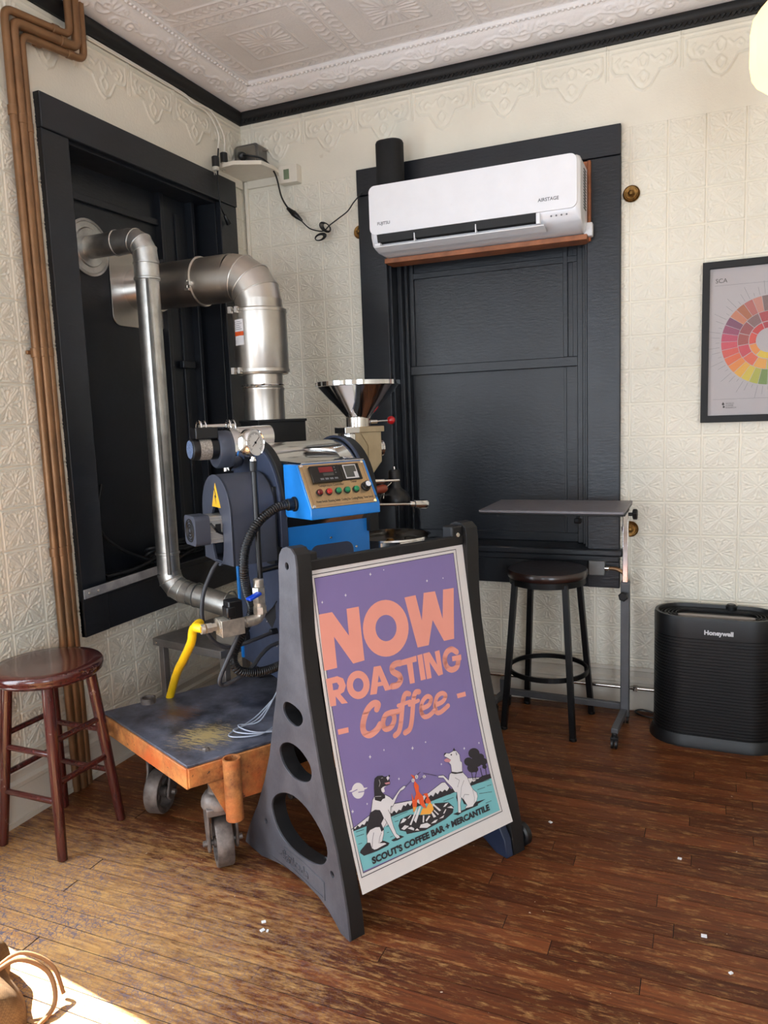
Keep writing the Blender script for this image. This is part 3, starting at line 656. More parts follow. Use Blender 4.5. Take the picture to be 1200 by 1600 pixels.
# --- three bronze pipes
def bronze(k, lab):
    off = .033*k; y = -1.545+off; z = 2.945-off*.95; y2 = -1.272+off
    t = thing('bronze_pipe', lab, 'pipe', (0, 0, 0), group='bronze pipes beside the left window'); r = (.0145, .019, .0145)[k]
    P_(t, 'pipe_run', COPPER, lambda m: m.tube(bend([V(.032, y, .0), V(.032, y, z), V(.066, y2, z+.012), V(.068, y2, 3.168)], .035), r, 14), smooth=50)
    for zz in (2.60-.02*k, 1.74+.004*k, .98): P_(t, 'coupling', COPPER, lambda m: m.lathe([(r, -.018), (r+.003, -.016), (r+.003, .016), (r, .018)], (.03, y, zz), n=16))
    for yy, zz in ((y+.07, z+.003), (y2-.07, z+.009)): P_(t, 'coupling', COPPER, lambda m: m.lathe([(r, -.01), (r+.003, -.008), (r+.003, .016), (r, .018)], (.032 if yy < y+.1 else .058, yy, zz), (.12, 1, 0.04), n=16))
def bend(P, r, n=6):
    out = [P[0]]
    for i in range(1, len(P)-1):
        a = (P[i-1]-P[i]).normalized(); b = (P[i+1]-P[i]).normalized(); A = P[i]+a*r; B = P[i]+b*r
        for k in range(n+1): t = k/n; out.append(A*(1-t)**2+P[i]*2*t*(1-t)+B*t*t)
    out.append(P[-1]); return out
bronze(0, 'leftmost of the three bronze-painted pipes beside the left window'); bronze(1, 'thicker middle one of the three bronze-painted pipes beside the left window'); bronze(2, 'bronze-painted pipe nearest the left window casing')
tag(MB().box(.006, .016, -1.57, -1.44, 1.735, 1.75).build('pipe_strap', COPPER, bevel=.003), 'bronze strap holding the three pipes to the tin wall', 'strap')
# --- conduit along the back baseboard
m = MB(); m.cyl((.9, -.04, .118), (2.9, -.04, .118), .0085, n=12); [m.box(x, x+.02, -.05, -.026, .106, .13) for x in (1.2, 2.05, 2.75)]
tag(m.build('floor_conduit', STEEL, smooth=40), 'thin steel conduit running along the white back baseboard', 'conduit')
jb = thing('conduit_outlet', 'small grey outlet with a bent brass conduit under the back window sill', 'outlet', (1.885, -.03, .70))
P_(jb, 'box_body', M('grey_box', (128, 128, 126), .45, .4), lambda m: m.box(-.04, .035, -.03, .0, -.035, .035), bevel=.004)
P_(jb, 'bent_conduit', M('brass_conduit', (150, 116, 84), .4, .7), lambda m: m.tube([V(.03, -.015, 0), V(.09, -.02, -.002), V(.13, -.025, -.03), V(.142, -.02, -.08)], .009, 10, 6))
P_(jb, 'connector', STEEL, lambda m: m.rod((.03, -.015, 0), (.055, -.016, 0), .014))

# ================================================================== DUCTS
def elbow_duct(m, c0, d0, d1, r, R, nseg=4):          # gored elbow from c0 turning d0 -> d1
    c0, d0, d1 = V(*c0), V(*d0), V(*d1); cen = c0+d1*R; pts = []
    for k in range(nseg+1):
        t = PI/2*k/nseg; pts.append(cen-d1*(R*math.cos(t))+d0*(R*math.sin(t)))
    return [c0]+pts[1:]
def gored(m, pts, r, d0, d1, n=36, ridge=.0025):
    pr = []
    ax = d0.cross(d1).normalized()
    K = len(pts)
    rings = []
    for i, p in enumerate(pts):
        T = (pts[min(K-1, i+1)]-pts[i]).normalized() if i == 0 else ((p-pts[i-1]).normalized() if i == K-1 else ((pts[i+1]-p).normalized()+(p-pts[i-1]).normalized()).normalized())
        N = ax; B = T.cross(N).normalized(); s = 1/max(.2, abs(T.dot((pts[min(K-1, i+1)]-pts[max(0, i-1)]).normalized()))) if 0 < i < K-1 else 1
        rings.append((p, T, N, B))
    for (p, T, N, B), (q, T2, N2, B2) in zip(rings, rings[1:]):
        vs = []
        for P0, N0, B0, TT in ((p, N, B, T), (q, N2, B2, T2)):
            for k in range(n): t = 2*PI*k/n; vs.append(P0+N0*(r*math.cos(t))+B0*(r*math.sin(t)))
        m._add(vs, [(k, (k+1) % n, n+(k+1) % n, n+k) for k in range(n)])
    for (p, T, N, B) in rings[1:-1]: m.ring(p, T, r, ridge, n, 8)
def band(m, c, ax, r, wd=.012, h=.004):
    c = V(*c); A = V(*ax).normalized(); m.lathe([(r, -wd), (r+h, -wd*.6), (r+h, wd*.6), (r, wd)], c, A, 36, cap=False)
ER = .13                              # bend radius of the wide duct
SY, SZ, SX = -1.039, 2.235, .158      # small galvanised duct
d = thing('galvanised_duct', 'slim galvanised duct dropping from the round flange in the left window', 'duct', (-.145, SY, SZ))
def Dp(o, off):
    def f(name, mat, fn, **k): return Lp(name, mat, fn, par=o, off=off, **k)
    return f
D = Dp(d, (-.145, SY, SZ)); sr = .052
D('wall_flange', GALV, lambda m: m.lathe([(.122, .001), (.122, .006), (.112, .009), (.108, .005), (.085, .007), (.08, .012), (.06, .01)], (-.148, SY, SZ), (1, 0, 0), 40))
D('duct_stub', GALV, lambda m: m.cyl((-.145, SY, SZ), (.02, SY, SZ), sr-.003, n=32)); D('duct_collar', GALV, lambda m: (m.cyl((.01, SY, SZ), (.082, SY, SZ), sr, n=32), band(m, (.012, SY, SZ), (1, 0, 0), sr, .005, .003)))
D('elbow', GALV, lambda m: gored(m, [V(.08, SY, SZ), V(.108, SY, SZ-.004), V(.138, SY, SZ-.02), V(.155, SY, SZ-.05), V(SX, SY, SZ-.085)], sr, V(1, 0, 0), V(0, 0, -1)))
D('riser', GALV, lambda m: (m.cyl((SX, SY, SZ-.08), (SX, SY, SZ-.175), sr, n=32), m.cyl((SX, SY, SZ-.165), (SX, SY, .80), sr-.003, n=32), m.box(SX+.03, SX+.045, SY-.047, SY-.037, .8, SZ-.17)))
D('seam_band', GALV, lambda m: (band(m, (SX, SY, SZ-.10), (0, 0, 1), sr, .004, .003), band(m, (SX, SY, SZ-.165), (0, 0, 1), sr, .006, .003), band(m, (SX, SY, .89), (0, 0, 1), sr, .006, .002)))
Q = [V(SX, SY, .80), V(SX+.008, SY, .765), V(SX+.035, SY, .735), V(SX+.075, SY, .718), V(SX+.115, SY, .71)]
D('lower_elbow', GALV, lambda m: gored(m, Q, sr, V(0, 0, -1), V(1, 0, 0))); 
D('horizontal_run', GALV, lambda m: (m.cyl(Q[-1], V(.52, SY+.0, .655), sr-.002, n=32), band(m, Q[-1]+V(.03, 0, -.004), (1, 0, -.14), sr, .005, .003), band(m, Q[-1]+V(.20, 0, -.03), (1, 0, -.14), sr, .004, .003)))
D('paper_label', M('pale_label', (200, 190, 180), .6), lambda m: m.lathe([(sr+.001, 0), (sr+.001, .02)], (.086, SY, SZ-.0005), (.9, 0, -.3), 30, cap=False, arc=.9))
DUCT = M('duct_stainless', (206, 200, 192), .35, 1, .05, 5)
BY, BZ, BX = -.745, 2.095, .520       # big stainless duct
d = thing('stainless_duct', 'wide stainless duct with clamps turning down over the roaster', 'duct', (-.14, BY, BZ)); D = Dp(d, (-.14, BY, BZ)); br = .104
D('wall_plate', DUCT, lambda m: m.prism([(y+BY-.0, z+BZ) for y, z in rrect(.36, .36, .045)], lambda y, z: (-.148, y, z), lambda y, z: (-.143, y, z)), bevel=.001)
D('plate_lettering', M('pale_etch', (200, 200, 200), .5), lambda m: [m.box(-.1428, -.1424, BY+.085, BY+.165, BZ-.15+.012*k, BZ-.145+.012*k) for k in range(5)])
D('inner_stub', CHROME, lambda m: m.cyl((-.143, BY, BZ), (-.02, BY, BZ), br-.006, n=40))
D('horizontal_pipe', DUCT, lambda m: (m.cyl((-.03, BY, BZ), (BX-ER+.005, BY, BZ), br, n=48)))
for c_, a_, h_ in (((-.03, BY, BZ), (1, 0, 0), .008), ((.225, BY, BZ), (1, 0, 0), .007), ((BX, BY, 1.935), (0, 0, 1), .018), ((BX, BY, 1.676), (0, 0, 1), .018)): D('clamp_band', DUCT, lambda m: band(m, c_, a_, br, .010, h_))
def latch(m, c, ax):
    c = V(*c)
    if ax == 'x': m.box(c.x-.014, c.x+.014, c.y-.012, c.y+.006, c.z-.012, c.z+.004); m.rod(c+V(0, -.008, .01), c+V(0, -.008, -.035), .004); m.box(c.x-.01, c.x+.01, c.y-.014, c.y+.002, c.z-.035, c.z-.024)
    else: m.box(c.x-.02, c.x-.004, c.y-.012, c.y+.008, c.z-.014, c.z+.014); m.rod(c+V(-.02, -.008, 0), c+V(.035, -.008, 0), .004); m.box(c.x+.014, c.x+.026, c.y-.013, c.y+.006, c.z-.013, c.z+.013)
for c_, a_ in (((.225, BY-.105, BZ-.02), 'x'), ((-.03, BY-.06, BZ+.09), 'x'), ((-.03, BY-.05, BZ-.1), 'x'), ((BX-.06, BY-.118, 1.935), 'z'), ((BX-.06, BY-.118, 1.676), 'z')): D('clamp_latch', DUCT, lambda m: latch(m, c_, a_), bevel=.001)
EP = [V(BX-ER, BY, BZ)]+[V(BX-ER+ER*math.sin(t), BY, BZ-ER*(1-math.cos(t))) for t in [PI/2*k/4 for k in range(1, 5)]]
D('gored_elbow', DUCT, lambda m: gored(m, EP, br, V(1, 0, 0), V(0, 0, -1), 48, .003))
D('upper_drop', DUCT, lambda m: (m.cyl((BX, BY, BZ-ER+.02), (BX, BY, 1.935), br, n=48)))
D('drop_pipe', DUCT, lambda m: m.lathe([(br+.004, .012), (br+.015, 0), (br+.015, -.262), (.112, -.275), (.092, -.276)], (BX, BY, 1.935), n=48, cap=False))
D('reducer', DUCT, lambda m: m.lathe([(.088, .10), (.088, -.055), (.093, -.06), (.093, -.068), (.090, -.075), (.090, -.2)], (BX, BY, 1.66), n=44, cap=False))
D('wire_clamp', CHROME, lambda m: (m.ring((BX, BY, 1.612), (0, 0, 1), .093, .004, 40, 8), m.tube([V(BX-.055, BY-.078, 1.612), V(BX-.03, BY-.1, 1.604), V(BX+.03, BY-.1, 1.607), V(BX+.055, BY-.078, 1.615)], .003, 6, 4)))
lx = BX-.062; 
def sticker(m, z0, z1, mat_r=.0012, a0=-2.15, a1=-1.66):
    vs = []; n = 8
    for z in (z0, z1):
        for k in range(n+1): t = a0+(a1-a0)*k/n; vs.append((BX+(br+.015+mat_r)*math.cos(t), BY+(br+.015+mat_r)*math.sin(t), z))
    m._add(vs, [(k, k+1, n+2+k, n+1+k) for k in range(n)])
D('warning_sticker', M('white_sticker', (214, 212, 214), .5), lambda m: sticker(m, 1.785, 1.895)); D('warning_stripe', M('orange_stripe', (214, 84, 30), .5), lambda m: sticker(m, 1.825, 1.843, .0018), label='orange warning stripe')
D('warning_print', INK, lambda m: [sticker(m, 1.852+k*.008, 1.854+k*.008, .0019, -2.12, -1.72-.06*(k % 3)) for k in range(5)])
fs = thing('metal_strip', 'dull metal strip screwed across the left window sill', 'strip', (.03, -1.12, .80)); 
Dp(fs, (.03, -1.12, .80))('strip_bar', M('dull_zinc', (168, 166, 166), .45, .35, .15), lambda m: m.bar((.05, -1.435, .785), (.06, -.88, .80), .006, .038), bevel=.001)
Dp(fs, (.03, -1.12, .80))('strip_screw', STEEL, lambda m: [m.rod((.05, y, .787), (.057, y, .787), .006) for y in (-1.41, -1.36, -1.02)])
m = MB()
for k in range(5): m.tube([V(-.06-.015*(k % 2)+.035*math.cos(t*1.0)*(1+.1*k), -.68-.01*k+.2*math.sin(t), .812+.012*k+.02*math.sin(2*t+k)) for t in [i*2*PI/24 for i in range(25)]], .008, 8)
m.tube([V(-.06, -.9, .82), V(-.1, -1.05, .9), V(-.12, -1.15, 1.02), V(-.13, -1.1, 1.2)], .008, 8, 6); m.tube([V(-.05, -.85, .83), V(-.02, -1.05, .81), V(-.05, -1.2, .803)], .009, 8, 6)
tag(m.build('hose_coil', M('dark_rubber', (28, 28, 30), .5), smooth=50), 'coil of dark cable heaped on the left window sill', 'cable')
bn = thing('steel_bench', 'low grey steel bench against the left wall behind the cart', 'bench', (.36, -.82, 0), math.radians(-11))
BM = M('grey_bench_steel', (132, 126, 122), .45, .5, .1)
P_(bn, 'bench_top', BM, lambda m: m.box(-.235, .2, -.31, .25, .47, .505), bevel=.003)
for x, y in ((-.22, -.29), (.17, -.29), (-.22, .22), (.17, .22)): P_(bn, 'leg', BM, lambda m: m.box(x-.0, x+.03, y, y+.03, 0, .47), bevel=.002)
P_(bn, 'bolt', STEEL, lambda m: m.rod((-.205, -.312, .487), (-.205, -.318, .487), .007))
bx = thing('junction_box', 'beige junction box standing on the grey steel bench', 'box', (.47, -1.02, .505), math.radians(-11))
P_(bx, 'box_body', M('beige_box', (120, 112, 102), .6), lambda m: m.box(-.06, .06, -.05, .05, 0, .085), bevel=.004); P_(bx, 'box_lid', M('beige_box', (120, 112, 102), .6), lambda m: m.box(-.064, .064, -.054, .054, .085, .11), bevel=.004)

